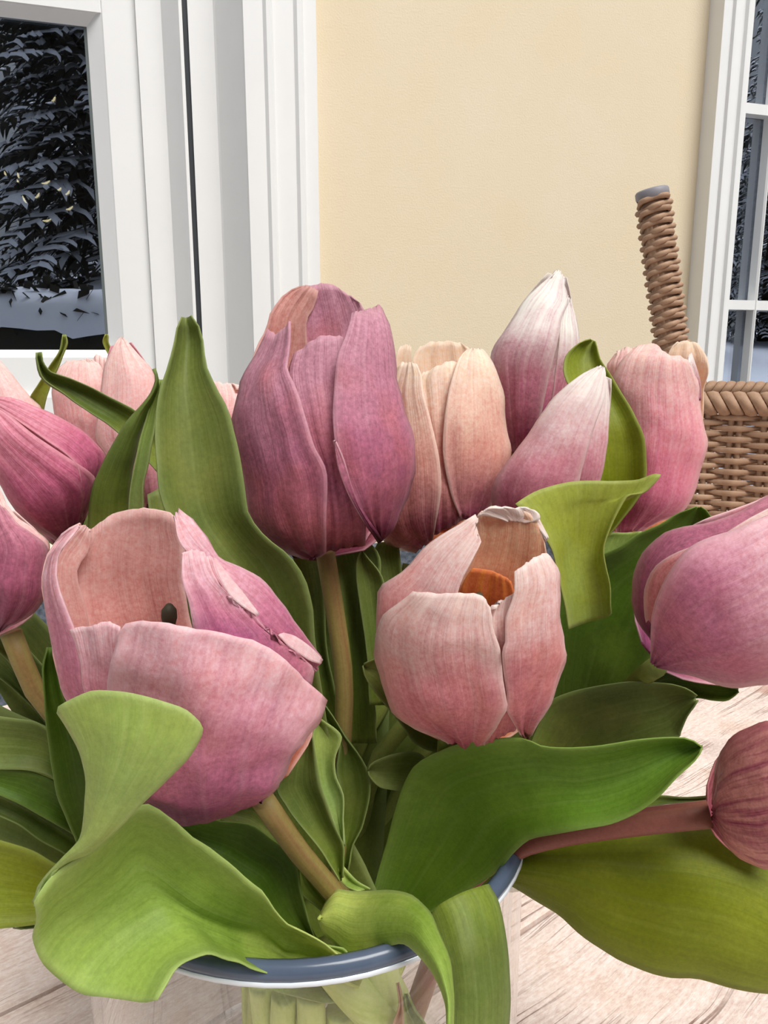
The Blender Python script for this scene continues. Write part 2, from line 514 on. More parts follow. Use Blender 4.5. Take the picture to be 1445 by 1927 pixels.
# ------------------------------------------------------------------ the house: wall and two windows
YW = 1.70                      # wall face
YC = YW - 0.05                 # face of the window casings
Z0, Z1 = 0.0, 2.9
def X(px, y, py=350):
    return on_y(px, py, y).x
xcl0, xcl1 = X(468, YC), X(601, YC)          # left casing
xcr0, xcr1 = X(1340, YC, 300), X(1399, YC, 300)
ZL0, ZL1 = 0.62, 2.45           # left window opening incl. casing bottom
wall = box('wall_back', xcl0 + 0.012, xcr1 - 0.005, YW, YW + 0.3, 0.66, Z1, M['render_wall'])
tag(wall, kind='structure')
for nm, a, b in (('wall_back', -4.0, xcl0 + 0.004), ('wall_back', xcr1 - 0.004, 5.0)):
    tag(box(nm, a, b, YW, YW + 0.3, 2.46, Z1, M['render_wall']), kind='structure')
    tag(box(nm, a, b, YW, YW + 0.3, 0.66, 0.70, M['render_wall']), kind='structure')
tag(box('trim_1', -4.0, 5.0, YW - 0.03, YW + 0.3, 0.0, 0.66, M['granite']), kind='structure')
tag(box('floor', -4.0, 5.0, -1.8, YW, -0.12, 0.0, M['terrace']), kind='structure')

# left window: casing, stepped frame, casement with one pane
def px_depth(px, x, py=350):
    d = ray(px, py)
    return d.y * (x / d.x)
win = empty('window_1', (xcl0, YC, 0.7), kind='structure')
def ridged_casing(par, x0, x1, y0, y1, z0, z1):
    """upright casing board with two raised beads"""
    w = x1 - x0
    xs = [0, 0.26, 0.30, 0.36, 0.40, 0.68, 0.72, 0.78, 0.82, 1.0]
    hs = [0, 0, 0.007, 0.007, -0.003, -0.003, 0.005, 0.005, -0.006, -0.006]
    front = [(x0 + w * a, y0 - h) for a, h in zip(xs, hs)]
    prof = front + [(x1, y1), (x0, y1)]
    n = len(prof)
    off = Vector(par.location)
    v = [Vector((a, b, z0)) - off for a, b in prof] + [Vector((a, b, z1)) - off for a, b in prof]
    f = [tuple(range(n))[::-1], tuple(range(n, 2 * n))] + [(i, (i + 1) % n, n + (i + 1) % n, n + i) for i in range(n)]
    return link('casing', new_mesh('casing', v, f, M['white'], smooth=False), par)
def prism(name, prof, z0, z1, mat, par):
    n = len(prof)
    off = Vector(par.location)
    v = [Vector((a, b, z0)) - off for a, b in prof] + [Vector((a, b, z1)) - off for a, b in prof]
    f = [tuple(range(n))[::-1], tuple(range(n, 2 * n))] + [(i, (i + 1) % n, n + (i + 1) % n, n + i) for i in range(n)]
    return link(name, new_mesh(name, v, f, mat, smooth=False), par)
y2 = YC + 0.085
y3 = y2 + 0.05
ridged_casing(win, xcl0, xcl1, YC, YW + 0.02, ZL0 + 0.08, ZL1)
# splayed reveal and outer frame face
prism('jamb', [(xcl0 + 0.001, YC + 0.001), (xcl0 + 0.012, YW + 0.2), (X(368, y2), YW + 0.2), (X(368, y2), y2), (X(414, y2), y2), (X(418, y2 - 0.004), y2 - 0.004)][::-1], ZL0 + 0.08, ZL1, M['white'], win)
prism('seal', [(X(368, y2) + 0.001, y2 + 0.004), (X(368, y2) + 0.001, y2 + 0.08), (X(358, y2), y2 + 0.08), (X(358, y2), y2 + 0.004)][::-1], ZL0 + 0.08, ZL1, M['seal'], win)
xg = X(358, y2)
prism('stile', [(xg, y2 + 0.001), (xg, y3 + 0.05), (X(274, y3), y3 + 0.05), (X(274, y3), y3), (X(320, y3), y3), (X(352, y2), y2)][::-1], ZL0 + 0.08, ZL1, M['white'], win)
xC1 = xg
xC0 = X(270, y3)
y4 = y3 + 0.012
xD0 = X(212, y4)
zb_glass = on_y(110, 662, y4 + 0.02).z
zt_glass = on_y(110, 42, y4 + 0.02).z
xL = -1.45
box('stile', xD0, X(274, y3) + 0.001, y4, y4 + 0.05, ZL0 + 0.08, ZL1, M['white'], win, 0.002)
box('bottom_rail', xL, xC0 + 0.001, y4 + 0.001, y4 + 0.05, zb_glass - 0.10, zb_glass - 0.012, M['white'], win, 0.002)
box('sill_board', xL, xD0 + 0.001, y4 - 0.012, y4 + 0.06, ZL0 + 0.08, zb_glass - 0.095, M['white'], win, 0.002)
box('top_rail', xL, xD0, y4 + 0.001, y4 + 0.05, zt_glass + 0.02, zt_glass + 0.16, M['white'], win, 0.002)
xP = X(184, y4 + 0.03)
# glazing bevel: four mitred strips
def bevel(par, x0, x1, z0, z1, d, ya, yb, mat=None):
    off = Vector(par.location)
    o4 = [(x0, ya, z0), (x1, ya, z0), (x1, ya, z1), (x0, ya, z1)]
    i4 = [(x0 + d, yb, z0 + d * 0.6), (x1 - d, yb, z0 + d * 0.6), (x1 - d, yb, z1 - d), (x0 + d, yb, z1 - d)]
    b4 = [(x, yb + 0.02, z) for x, y, z in o4]
    for k in range(4):
        j = (k + 1) % 4
        v = [Vector(q) - off for q in (o4[k], o4[j], i4[j], i4[k], b4[k], b4[j])]
        f = [(0, 1, 2, 3), (4, 5, 1, 0), (3, 2, 5, 4), (0, 3, 4), (1, 5, 2)]
        link('glazing_bead', new_mesh('glazing_bead', v, f, M['white'], smooth=False), par)
bevel(win, xL, xD0, zb_glass - 0.014, zt_glass + 0.03, xD0 - xP, y4 + 0.002, y4 + 0.026)
box('seal', xP - 0.006, xP + 0.002, y4 + 0.027, y4 + 0.034, zb_glass - 0.005, zt_glass + 0.005, M['spacer'], win)
pane = box('pane', xL + 0.01, xP, y4 + 0.030, y4 + 0.036, zb_glass - 0.012, zt_glass + 0.012, M['pane'], win)
# dark room behind
box('room_back', -3.6, 0.42, 3.9, 3.95, 0.3, 2.9, M['room'], win)
box('room_side', xcl0 - 0.01, xcl0 + 0.02, y3 + 0.08, 3.9, 0.3, 2.9, M['room'], win)
box('room_side', -3.6, -3.55, y3 + 0.08, 3.9, 0.3, 2.9, M['room'], win)
box('room_ceiling', -3.6, xcl0, y3 + 0.08, 3.9, 2.6, 2.65, M['room'], win)
box('room_floor', -3.6, xcl0, y3 + 0.08, 3.9, 0.3, 0.35, M['room'], win)
box('wall_return', -3.6, xL, YW + 0.002, y3 + 0.079, 0.70, 2.46, M['white'], win)

# right window: casing, pane, glazing bars
win2 = empty('window_2', (xcr0, YC, 0.7), kind='structure')
ridged_casing(win2, xcr0, xcr1, YC, YW + 0.1, ZL0 + 0.08, ZL1)
yG = YC + 0.045
box('pane', xcr1 - 0.01, xcr1 + 1.2, yG + 0.02, yG + 0.026, ZL0 + 0.1, ZL1, M['pane'], win2)
xm0, xm1 = X(1417, yG, 480), X(1432, yG - 0.012, 480)
box('glazing_bar', xm0 + 0.008, xm1 + 0.004, yG - 0.014, yG + 0.019, ZL0 + 0.1, ZL1, M['white'], win2, 0.004)
box('glazing_bar', xm1 + 0.33, xm1 + 0.352, yG - 0.014, yG + 0.019, ZL0 + 0.1, ZL1, M['white'], win2, 0.004)
for py in (574, 203):
    zc = on_y(1400, py, yG - 0.01).z
    box('glazing_bar', xcr1 - 0.005, xcr1 + 1.2, yG - 0.012, yG + 0.018, zc - 0.012, zc + 0.012, M['white'], win2, 0.004)
box('spacer', xcr1 - 0.002, xcr1 + 0.012, yG + 0.03, yG + 0.06, ZL0 + 0.1, ZL1, M['spacer'], win2)
tag(box('wall_back', xcr1 + 1.19, 5.0, YW, YW + 0.3, 0.70, 2.46, M['render_wall']), kind='structure')
box('room_back', 0.9, 5.0, 3.9, 3.95, 0.3, 2.9, M['room'], win2)
box('room_side', xcr0, xcr0 + 0.03, YW + 0.12, 3.9, 0.3, 2.9, M['room'], win2)
box('room_side', 4.97, 5.0, YW + 0.3, 3.9, 0.3, 2.9, M['room'], win2)
box('room_ceiling', 0.9, 5.0, YW + 0.3, 3.9, 2.6, 2.65, M['room'], win2)
box('room_floor', 0.9, 5.0, YW + 0.3, 3.9, 0.3, 0.35, M['room'], win2)

# ------------------------------------------------------------------ snowy garden behind the camera (seen in the panes)
def terrain():
    nx, ny = 60, 50
    v, f = [], []
    for j in range(ny):
        for i in range(nx):
            x = -26 + 52 * i / (nx - 1)
            y = -1.8 - 34 * (j / (ny - 1)) ** 1.5
            z = -0.1 + 0.095 * max(0, -y - 2) + 0.25 * noise.noise(Vector((x * 0.3, y * 0.3, 0)))
            v.append((x, y, z if j else -0.1))
    for j in range(ny - 1):
        for i in range(nx - 1):
            a = j * nx + i
            f.append((a, a + nx, a + nx + 1, a + 1))
    return new_mesh('snowfield', v, f, M['snow'])
tag(link('snowfield', terrain()), 'snow covered garden slope reflected in the panes', 'snow', kind='stuff')

def ground(x, y):
    return -0.1 + 0.095 * max(0, -y - 2)

def spruce(x, y, h, rad, label, seed, dense=1.0, zmax=7.5):
    """conifer: trunk, drooping boughs made of many twigs, snow lying on the twigs"""
    rnd = random.Random(seed)
    g0 = ground(x, y) - 0.05
    r = empty('spruce_tree', (x, y, g0), label, 'tree', 'snowy trees of the garden')
    tube('trunk', [Vector((x, y, g0)), Vector((x, y, g0 + h))], [rad * 0.07, 0.02], M['bark'], r, 8, 4)
    v, f, sv, sf = [], [], [], []
    tiers = int(h * 3.2)
    for t in range(tiers):
        z = h * (0.05 + 0.93 * t / tiers)
        L = rad * (1 - t / tiers) ** 0.7 + 0.15
        nb = 10
        for b in range(nb):
            a = 2 * math.pi * (b + rnd.random() * 0.9) / nb
            l = L * (0.65 + 0.5 * rnd.random())
            ca, sa = math.cos(a), math.sin(a)
            droop = 0.20 + 0.28 * rnd.random()
            snowy = rnd.random() < 0.75
            nt_ = max(4, int((9 if z < zmax else 4) * dense))
            for k in range(nt_):
                q = 0.25 + 0.75 * (k + rnd.random()) / nt_
                cx, cy, cz = ca * l * q, sa * l * q, z - droop * l * q * q
                for sd in (-1, 1):
                    tl = (0.34 * l * (1.15 - q) + 0.10) * (0.7 + 0.6 * rnd.random())
                    an = a + sd * (0.75 + 0.4 * rnd.random())
                    dx, dy = math.cos(an) * tl, math.sin(an) * tl
                    wx, wy = -dy / tl * 0.042, dx / tl * 0.042
                    hz = tl * (0.25 + 0.45 * rnd.random())
                    i0 = len(v)
                    v += [(cx - wx, cy - wy, cz), (cx + wx, cy + wy, cz), (cx + dx * .55 + wx, cy + dy * .55 + wy, cz - hz * .3), (cx + dx * .55 - wx, cy + dy * .55 - wy, cz - hz * .3), (cx + dx, cy + dy, cz - hz)]
                    f += [(i0, i0 + 1, i0 + 2, i0 + 3), (i0 + 3, i0 + 2, i0 + 4)]
                    if snowy and rnd.random() < 0.85:
                        j0 = len(sv)
                        up = 0.035 + 0.03 * rnd.random()
                        sv += [(cx - wx, cy - wy, cz + .004), (cx + wx, cy + wy, cz + .004), (cx + dx * .55 + wx, cy + dy * .55 + wy, cz - hz * .3 + .006), (cx + dx * .55 - wx, cy + dy * .55 - wy, cz - hz * .3 + .006), (cx, cy, cz + up), (cx + dx * .5, cy + dy * .5, cz - hz * .28 + up), (cx + dx * .75, cy + dy * .75, cz - hz * .6)]
                        sf += [(j0, j0 + 4, j0 + 5, j0 + 3), (j0 + 4, j0 + 1, j0 + 2, j0 + 5), (j0 + 3, j0 + 5, j0 + 6), (j0 + 5, j0 + 2, j0 + 6)]
    o = link('foliage', new_mesh('foliage', v, f, M['needles'], smooth=False), r); o['kind'] = 'stuff'
    o = link('snow_load', new_mesh('snow_load', sv, sf, M['snow'], smooth=True), r); o['kind'] = 'stuff'
    return r
spruce(-0.2, -8.0, 11.0, 1.9, 'broad snow-laden spruce mirrored in the casement pane', 3)
spruce(-5.0, -10.4, 12.0, 2.0, 'tall spruce with sagging snowy boughs beside the broad one', 5)
spruce(-0.9, -15.5, 15.0, 2.9, 'towering spruce standing behind the two nearer spruces', 8)
spruce(4.2, -12.0, 12.0, 2.4, 'dark spruce dusted with snow past the broad spruce', 9)
spruce(15.0, -18.5, 13.5, 2.6, 'distant spruce mirrored in the barred window', 11)
spruce(21.5, -19.5, 14.5, 2.8, 'tall distant spruce mirrored at the barred window edge', 12)
spruce(-8.0, -16.5, 13.0, 2.8, 'large spruce far along the snowy slope', 13)

def hedge(x0, x1, y, h, label):
    rnd = random.Random(21)
    zg = ground(0, y)
    r = empty('hedge', ((x0 + x1) / 2, y, zg - 0.05), label, 'hedge')
    v, f, sv, sf = [], [], [], []
    n = 900
    for k in range(n):
        px_ = x0 + (x1 - x0) * rnd.random() - (x0 + x1) / 2
        a = rnd.random() * math.pi
        rr = 0.22 + 0.10 * rnd.random()
        py_, pz = rr * math.cos(a), h - 0.25 + rr * math.sin(a)
        if rnd.random() < 0.5:
            py_, pz = (0.25 if rnd.random() < 0.5 else -0.25), rnd.random() * h
        s = 0.05 + 0.05 * rnd.random()
        b = len(v)
        t1 = Vector((rnd.uniform(-1, 1), rnd.uniform(-1, 1), rnd.uniform(-1, 1))).normalized() * s
        t2 = Vector((rnd.uniform(-1, 1), rnd.uniform(-1, 1), rnd.uniform(-1, 1))).normalized() * s
        c = Vector((px_, py_, pz))
        v += [c - t1, c + t2, c + t1, c - t2]
        f.append((b, b + 1, b + 2, b + 3))
    m = 60
    for i in range(m + 1):
        q = i / m
        x = x0 + (x1 - x0) * q - (x0 + x1) / 2
        for k in range(7):
            a = math.pi * k / 6
            z = h - 0.30 + 0.30 * math.sin(a) + 0.07 * noise.noise(Vector((x * 2.3, k * 0.7, 0)))
            if k in (0, 6):
                z -= 0.10 + 0.18 * noise.noise(Vector((x * 3.1, k, 3)))
            sv.append((x, 0.34 * math.cos(a), z))
    for i in range(m):
        for k in range(6):
            a = i * 7 + k
            sf.append((a, a + 1, a + 8, a + 7))
    o = link('foliage', new_mesh('foliage', v, f, M['needles'], smooth=False), r); o['kind'] = 'stuff'
    bm_ = box('core', x0, x1, y - 0.2, y + 0.2, zg - 0.05, zg + h - 0.2, M['needles'], r)
    o = link('snow_cap', new_mesh('snow_cap', sv, sf, M['snow']), r)
hedge(-4.5, 4.0, -4.2, 1.62, 'low clipped hedge capped with thick snow')

# small warm glowing strokes set behind the left pane
def emit_mat(name, col, st):
    m, nt, out = mat_new(name)
    e = N(nt, 'Emission')
    e.inputs[0].default_value = srgb(*col)
    e.inputs[1].default_value = st
    nt.links.new(e.outputs[0], out.inputs[0])
    return m
M['glow'] = emit_mat('warm_glow', (255, 232, 180), 2.2)
LP = [(8, 322, 4, 8), (33, 325, 3, 10), (32, 338, 3, 3), (42, 368, 8, 14), (78, 345, 16, -5), (108, 357, 7, -4), (123, 366, 8, -8), (66, 372, 8, -9), (124, 394, 13, -6), (80, 415, 16, -3), (97, 190, 7, -8)]
lp = [(on_y(a, b, 2.35), on_y(a + c, b + d, 2.35)) for a, b, c, d in LP]
ls = empty('glow_strokes', lp[0][0], 'row of small warm glowing strokes inside the casement window', 'lights')
tube('thread', [p[0] for p in lp], [0.0008, 0.0008], M['seal'], ls, 5, 5)
for p0, p1 in lp:
    mid = (p0 + p1) / 2 + Vector((0, 0, -0.003))
    tube('glow_stroke', [p0, mid, p1], [0.0012, 0.0030, 0.0012], M['glow'], ls, 6, 3)

# ------------------------------------------------------------------ table of whitewashed planks
TABLE_Z = 0.75
A_T = math.radians(38.5) - YAW               # plank direction against the wall
TD = Vector((math.cos(A_T), math.sin(A_T), 0))
TN = Vector((-math.sin(A_T), math.cos(A_T), 0))
table = empty('wooden_table', (0, 0, 0), 'whitewashed weathered teak plank garden table under the vase', 'table')
table.rotation_euler = (0, 0, A_T)
PW = 0.135
def plank_mesh(l, w, h, bev=0.0018):
    v = []
    for x in (-l / 2, l / 2):
        for y, z in ((-w / 2, -h), (w / 2, -h), (w / 2, -bev), (w / 2 - bev, 0), (-w / 2 + bev, 0), (-w / 2, -bev)):
            v.append((x, y, z))
    f = [(0, 1, 2, 3, 4, 5), tuple(range(6, 12))[::-1]] + [((i + 1) % 6, i, 6 + i, 6 + (i + 1) % 6) for i in range(6)]
    return new_mesh('plank', v, f, M['wood'], smooth=False)
pm = plank_mesh(2.15, PW - 0.0032, 0.028)
for k in range(-5, 4):
    n0 = 0.272 + PW * (k + 0.5)
    o = link('plank', pm, table, (0.375, n0, TABLE_Z))
for sx in (-0.55, 1.3):
    o = link('batten', plank_mesh(1.15, 0.07, 0.03), table, (sx, 0.205, TABLE_Z - 0.0285))
    o.rotation_euler = (0, 0, math.pi / 2)
    for sy in (-0.32, 0.73):
        box('table_leg', sx - 0.035, sx + 0.035, sy - 0.035, sy + 0.035, 0, TABLE_Z - 0.0587, M['wood'], table, 0.004)

# ------------------------------------------------------------------ upturned wicker chair on the table
C0 = P(1268, 742, 1.12)
rx, rf = C0.dot(RIGHT), C0.dot(FWD)
dn = Vector((rx, rf)).normalized()
EY = (RIGHT * dn.x + FWD * dn.y)             # side runs away along the sight line
EX = (RIGHT * dn.y - FWD * dn.x)
chair = empty('wicker_chair', (C0.x, C0.y, TABLE_Z), 'upturned brown wicker chair with one woven leg in the air', 'chair')
ROT = Matrix((EX, EY, Vector((0, 0, 1)))).transposed()
chair.rotation_euler = ROT.to_euler()
SZ, HT = 0.47, C0.z - TABLE_Z - 0.014
def strand_mesh(length, n, phase, r=0.0035, amp=0.0062, seg=7):
    """one woven strand that passes in front of and behind successive stakes"""
    v, f = [], []
    m = n * 8
    for k in range(m + 1):
        x = length * k / m
        y = -amp * math.cos(math.pi * n * k / m + phase)
        fl = 1.0 + 0.28 * math.cos(math.pi * n * k / m + phase)
        for s in range(seg):
            a = 2 * math.pi * s / seg
            v.append((x, y + r * 0.75 * math.cos(a), r * fl * math.sin(a)))
    for k in range(m):
        for s in range(seg):
            f.append((k * seg + s, k * seg + (s + 1) % seg, (k + 1) * seg + (s + 1) % seg, (k + 1) * seg + s))
    return new_mesh('strand', v, f, M['wicker'])
nst = 11
sm = [strand_mesh(SZ, nst, 0), strand_mesh(SZ, nst, math.pi)]
stk = None
sides = (((0, 0), 0), ((SZ, 0), math.pi / 2), ((SZ, SZ), math.pi), ((0, SZ), 3 * math.pi / 2))
rowp = 0.0078
for (ox, oy), a in sides:
    panel = bpy.data.objects.new('woven_panel', None)
    COL.objects.link(panel)
    panel.parent = chair
    panel.location = (ox, oy, 0)
    panel.rotation_euler = (0, 0, a)
    nrow = int((HT - 0.02) / rowp)
    for k in range(nrow):
        link('strand', sm[k % 2], panel, (0, 0, 0.012 + k * rowp))
    for q in range(nst + 1):
        for d in (-0.0055, 0.0055):
            if stk is None:
                v, f = [], []
                for z in (0.004, HT):
                    for s in range(8):
                        v.append((0.0042 * math.cos(s * math.pi / 4), 0.0038 * math.sin(s * math.pi / 4), z))
                f = [(s, (s + 1) % 8, 8 + (s + 1) % 8, 8 + s) for s in range(8)]
                stk = new_mesh('stake', v, f, M['wicker'])
            link('stake', stk, panel, (SZ * q / nst + d, 0, 0))
    # rolled border: slanted wraps
    wm = None
    nw = 27
    for k in range(nw):
        if wm is None:
            v, f = [], []
            R1, R2 = 0.0135, 0.0062
            for i in range(16):
                g = 2 * math.pi * i / 16
                c = Vector((-0.009 * math.sin(g), -R1 * math.cos(g), R1 * math.sin(g)))
                for s in range(7):
                    a2 = 2 * math.pi * s / 7
                    d = Vector((0, -math.cos(g), math.sin(g))) * math.cos(a2) * 0.0045 + Vector((1, 0, 0)) * math.sin(a2) * R2 * 1.5
                    v.append(c + d)
            for i in range(16):
                for s in range(7):
                    i2, s2 = (i + 1) % 16, (s + 1) % 7
                    f.append((i * 7 + s, i * 7 + s2, i2 * 7 + s2, i2 * 7 + s))
            wm = new_mesh('rim_wrap', v, f, M['wicker'])
        link('rim_wrap', wm, panel, (SZ * (k + 0.5) / nw, 0, HT + 0.002))
inv = chair.location
seat = link('seat', plank_mesh(SZ - 0.01, SZ - 0.01, 0.02), chair, (SZ / 2, SZ / 2, 0.024))
seat.data.materials[0] = M['wicker']

def wrapped_leg(base, top, r, cap=True):
    """wicker bound leg: core, bound strands, plastic foot"""
    ax = (top - base)
    L = ax.length
    q = ax.normalized().to_track_quat('Z', 'Y')
    leg = bpy.data.objects.new('leg', None)
    COL.objects.link(leg)
    leg.parent = chair
    leg.location = base
    leg.rotation_euler = q.to_euler()
    v, f = [], []
    for z in (-0.05, L):
        for s in range(16):
            v.append((r * 0.8 * math.cos(s * math.pi / 8), r * 0.8 * math.sin(s * math.pi / 8), z))
    f = [(s, (s + 1) % 16, 16 + (s + 1) % 16, 16 + s) for s in range(16)] + [tuple(range(16, 32))]
    link('core', new_mesh('core', v, f, M['wicker']), leg)
    meshes = []
    for ph in (0, math.pi):
        v, f = [], []
        m, seg, ns = 40, 7, 4
        for k in range(m):
            g = 2 * math.pi * k / m
            rad = r * 0.90 + 0.0026 * math.cos(ns * g + ph)
            zz = 0.0036 * math.sin(g + ph * 0.4)
            for s in range(seg):
                a = 2 * math.pi * s / seg
                rr = rad + 0.0042 * math.cos(a)
                v.append((rr * math.cos(g), rr * math.sin(g), zz + 0.0040 * math.sin(a)))
        for k in range(m):
            for s in range(seg):
                k2, s2 = (k + 1) % m, (s + 1) % seg
                f.append((k * seg + s, k2 * seg + s, k2 * seg + s2, k * seg + s2))
        meshes.append(new_mesh('strand', v, f, M['wicker']))
    n = int(L / 0.0082)
    for k in range(-3, n):
        link('strand', meshes[k % 2], leg, (0, 0, 0.004 + k * 0.0082))
    v, f = [], []
    rings = ((r * 0.98, L - 0.002), (r * 1.04, L + 0.001), (r * 1.04, L + 0.008), (r * 0.96, L + 0.0105))
    for rr, z in rings:
        for s in range(24):
            v.append((rr * math.cos(s * math.pi / 12), rr * math.sin(s * math.pi / 12), z))
    for j in range(3):
        for s in range(24):
            f.append((j * 24 + s, j * 24 + (s + 1) % 24, (j + 1) * 24 + (s + 1) % 24, (j + 1) * 24 + s))
    f.append(tuple(range(72, 96)))
    o = link('foot_cap', new_mesh('foot_cap', v, f, M['grey_plastic']), leg)
    o['label'] = 'grey plastic foot cap'
ROTI = ROT.inverted()
top_w = P(1228, 372, 1.085)
top_l = ROTI @ (top_w - Vector((C0.x, C0.y, TABLE_Z)))
base_l = Vector((0.012, 0.012, HT - 0.02))
dv_ = top_l - base_l
wrapped_leg(base_l, top_l, 0.0222)
wrapped_leg(Vector((SZ - 0.012, 0.012, HT - 0.02)), Vector((SZ - 0.012 - dv_.x, 0.012 + dv_.y, HT - 0.02 + dv_.z)), 0.0222)
bl_b = Vector((0.012, SZ - 0.012, HT - 0.02))
bl_t = ROTI @ (P(1240, 470, 1.545) - Vector((C0.x, C0.y, TABLE_Z)))
wrapped_leg(bl_b, bl_t, 0.0222)
wrapped_leg(Vector((SZ - 0.012, SZ - 0.012, HT - 0.02)), Vector((SZ - 0.012 - (bl_t.x - bl_b.x), bl_t.y, bl_t.z)), 0.0222)

# ------------------------------------------------------------------ glass vase
VC = RIGHT * -0.0308 + FWD * 0.2782
VR, VTOP = 0.0857, CAMZ - 0.180
vase = empty('glass_vase', (VC.x, VC.y, TABLE_Z), 'clear round glass vase full of stems, slate sky reflection painted into its rim', 'vase')
def lathe(name, prof, mat, seg=72):
    v, f = [], []
    for r, z in prof:
        for s in range(seg):
            a = 2 * math.pi * s / seg
            v.append((r * math.cos(a), r * math.sin(a), z))
    n = len(prof)
    for j in range(n):
        j2 = (j + 1) % n
        for s in range(seg):
            s2 = (s + 1) % seg
            f.append((j * seg + s, j * seg + s2, j2 * seg + s2, j2 * seg + s))
    return new_mesh(name, v, f, mat)
hv = VTOP - TABLE_Z
link('wall', lathe('wall', [(VR - 0.001, 0.008), (VR, 0.014), (VR, 0.015), (VR, hv - 0.002), (VR, hv - 0.001), (VR - 0.0035, hv - 0.001), (VR - 0.0035, hv - 0.002), (VR - 0.0035, 0.017), (VR - 0.0035, 0.016), (VR - 0.006, 0.012)], M['vase']), vase)
link('base', lathe('base', [(0.002, 0.0), (VR - 0.012, 0.0), (VR - 0.002, 0.006), (VR - 0.004, 0.014), (VR - 0.012, 0.012), (0.002, 0.012)], M['vase']), vase)
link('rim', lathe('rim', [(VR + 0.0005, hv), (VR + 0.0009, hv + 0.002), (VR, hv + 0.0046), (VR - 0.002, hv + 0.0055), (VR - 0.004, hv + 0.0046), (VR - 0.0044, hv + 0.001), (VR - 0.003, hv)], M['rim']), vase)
link('rim_edge', lathe('rim_edge', [(VR + 0.0002, hv - 0.0018), (VR + 0.0010, hv - 0.0010), (VR + 0.0008, hv + 0.0004), (VR - 0.001, hv + 0.0004), (VR - 0.001, hv - 0.0018)], M['rim_edge']), vase)

# ------------------------------------------------------------------ tulips
TULIPS = {}
def stem_end(i):
    a = i * 2.399
    r = 0.018 + 0.030 * ((i * 0.37) % 1)
    return VC + Vector((r * math.cos(a), r * math.sin(a), TABLE_Z + 0.02))

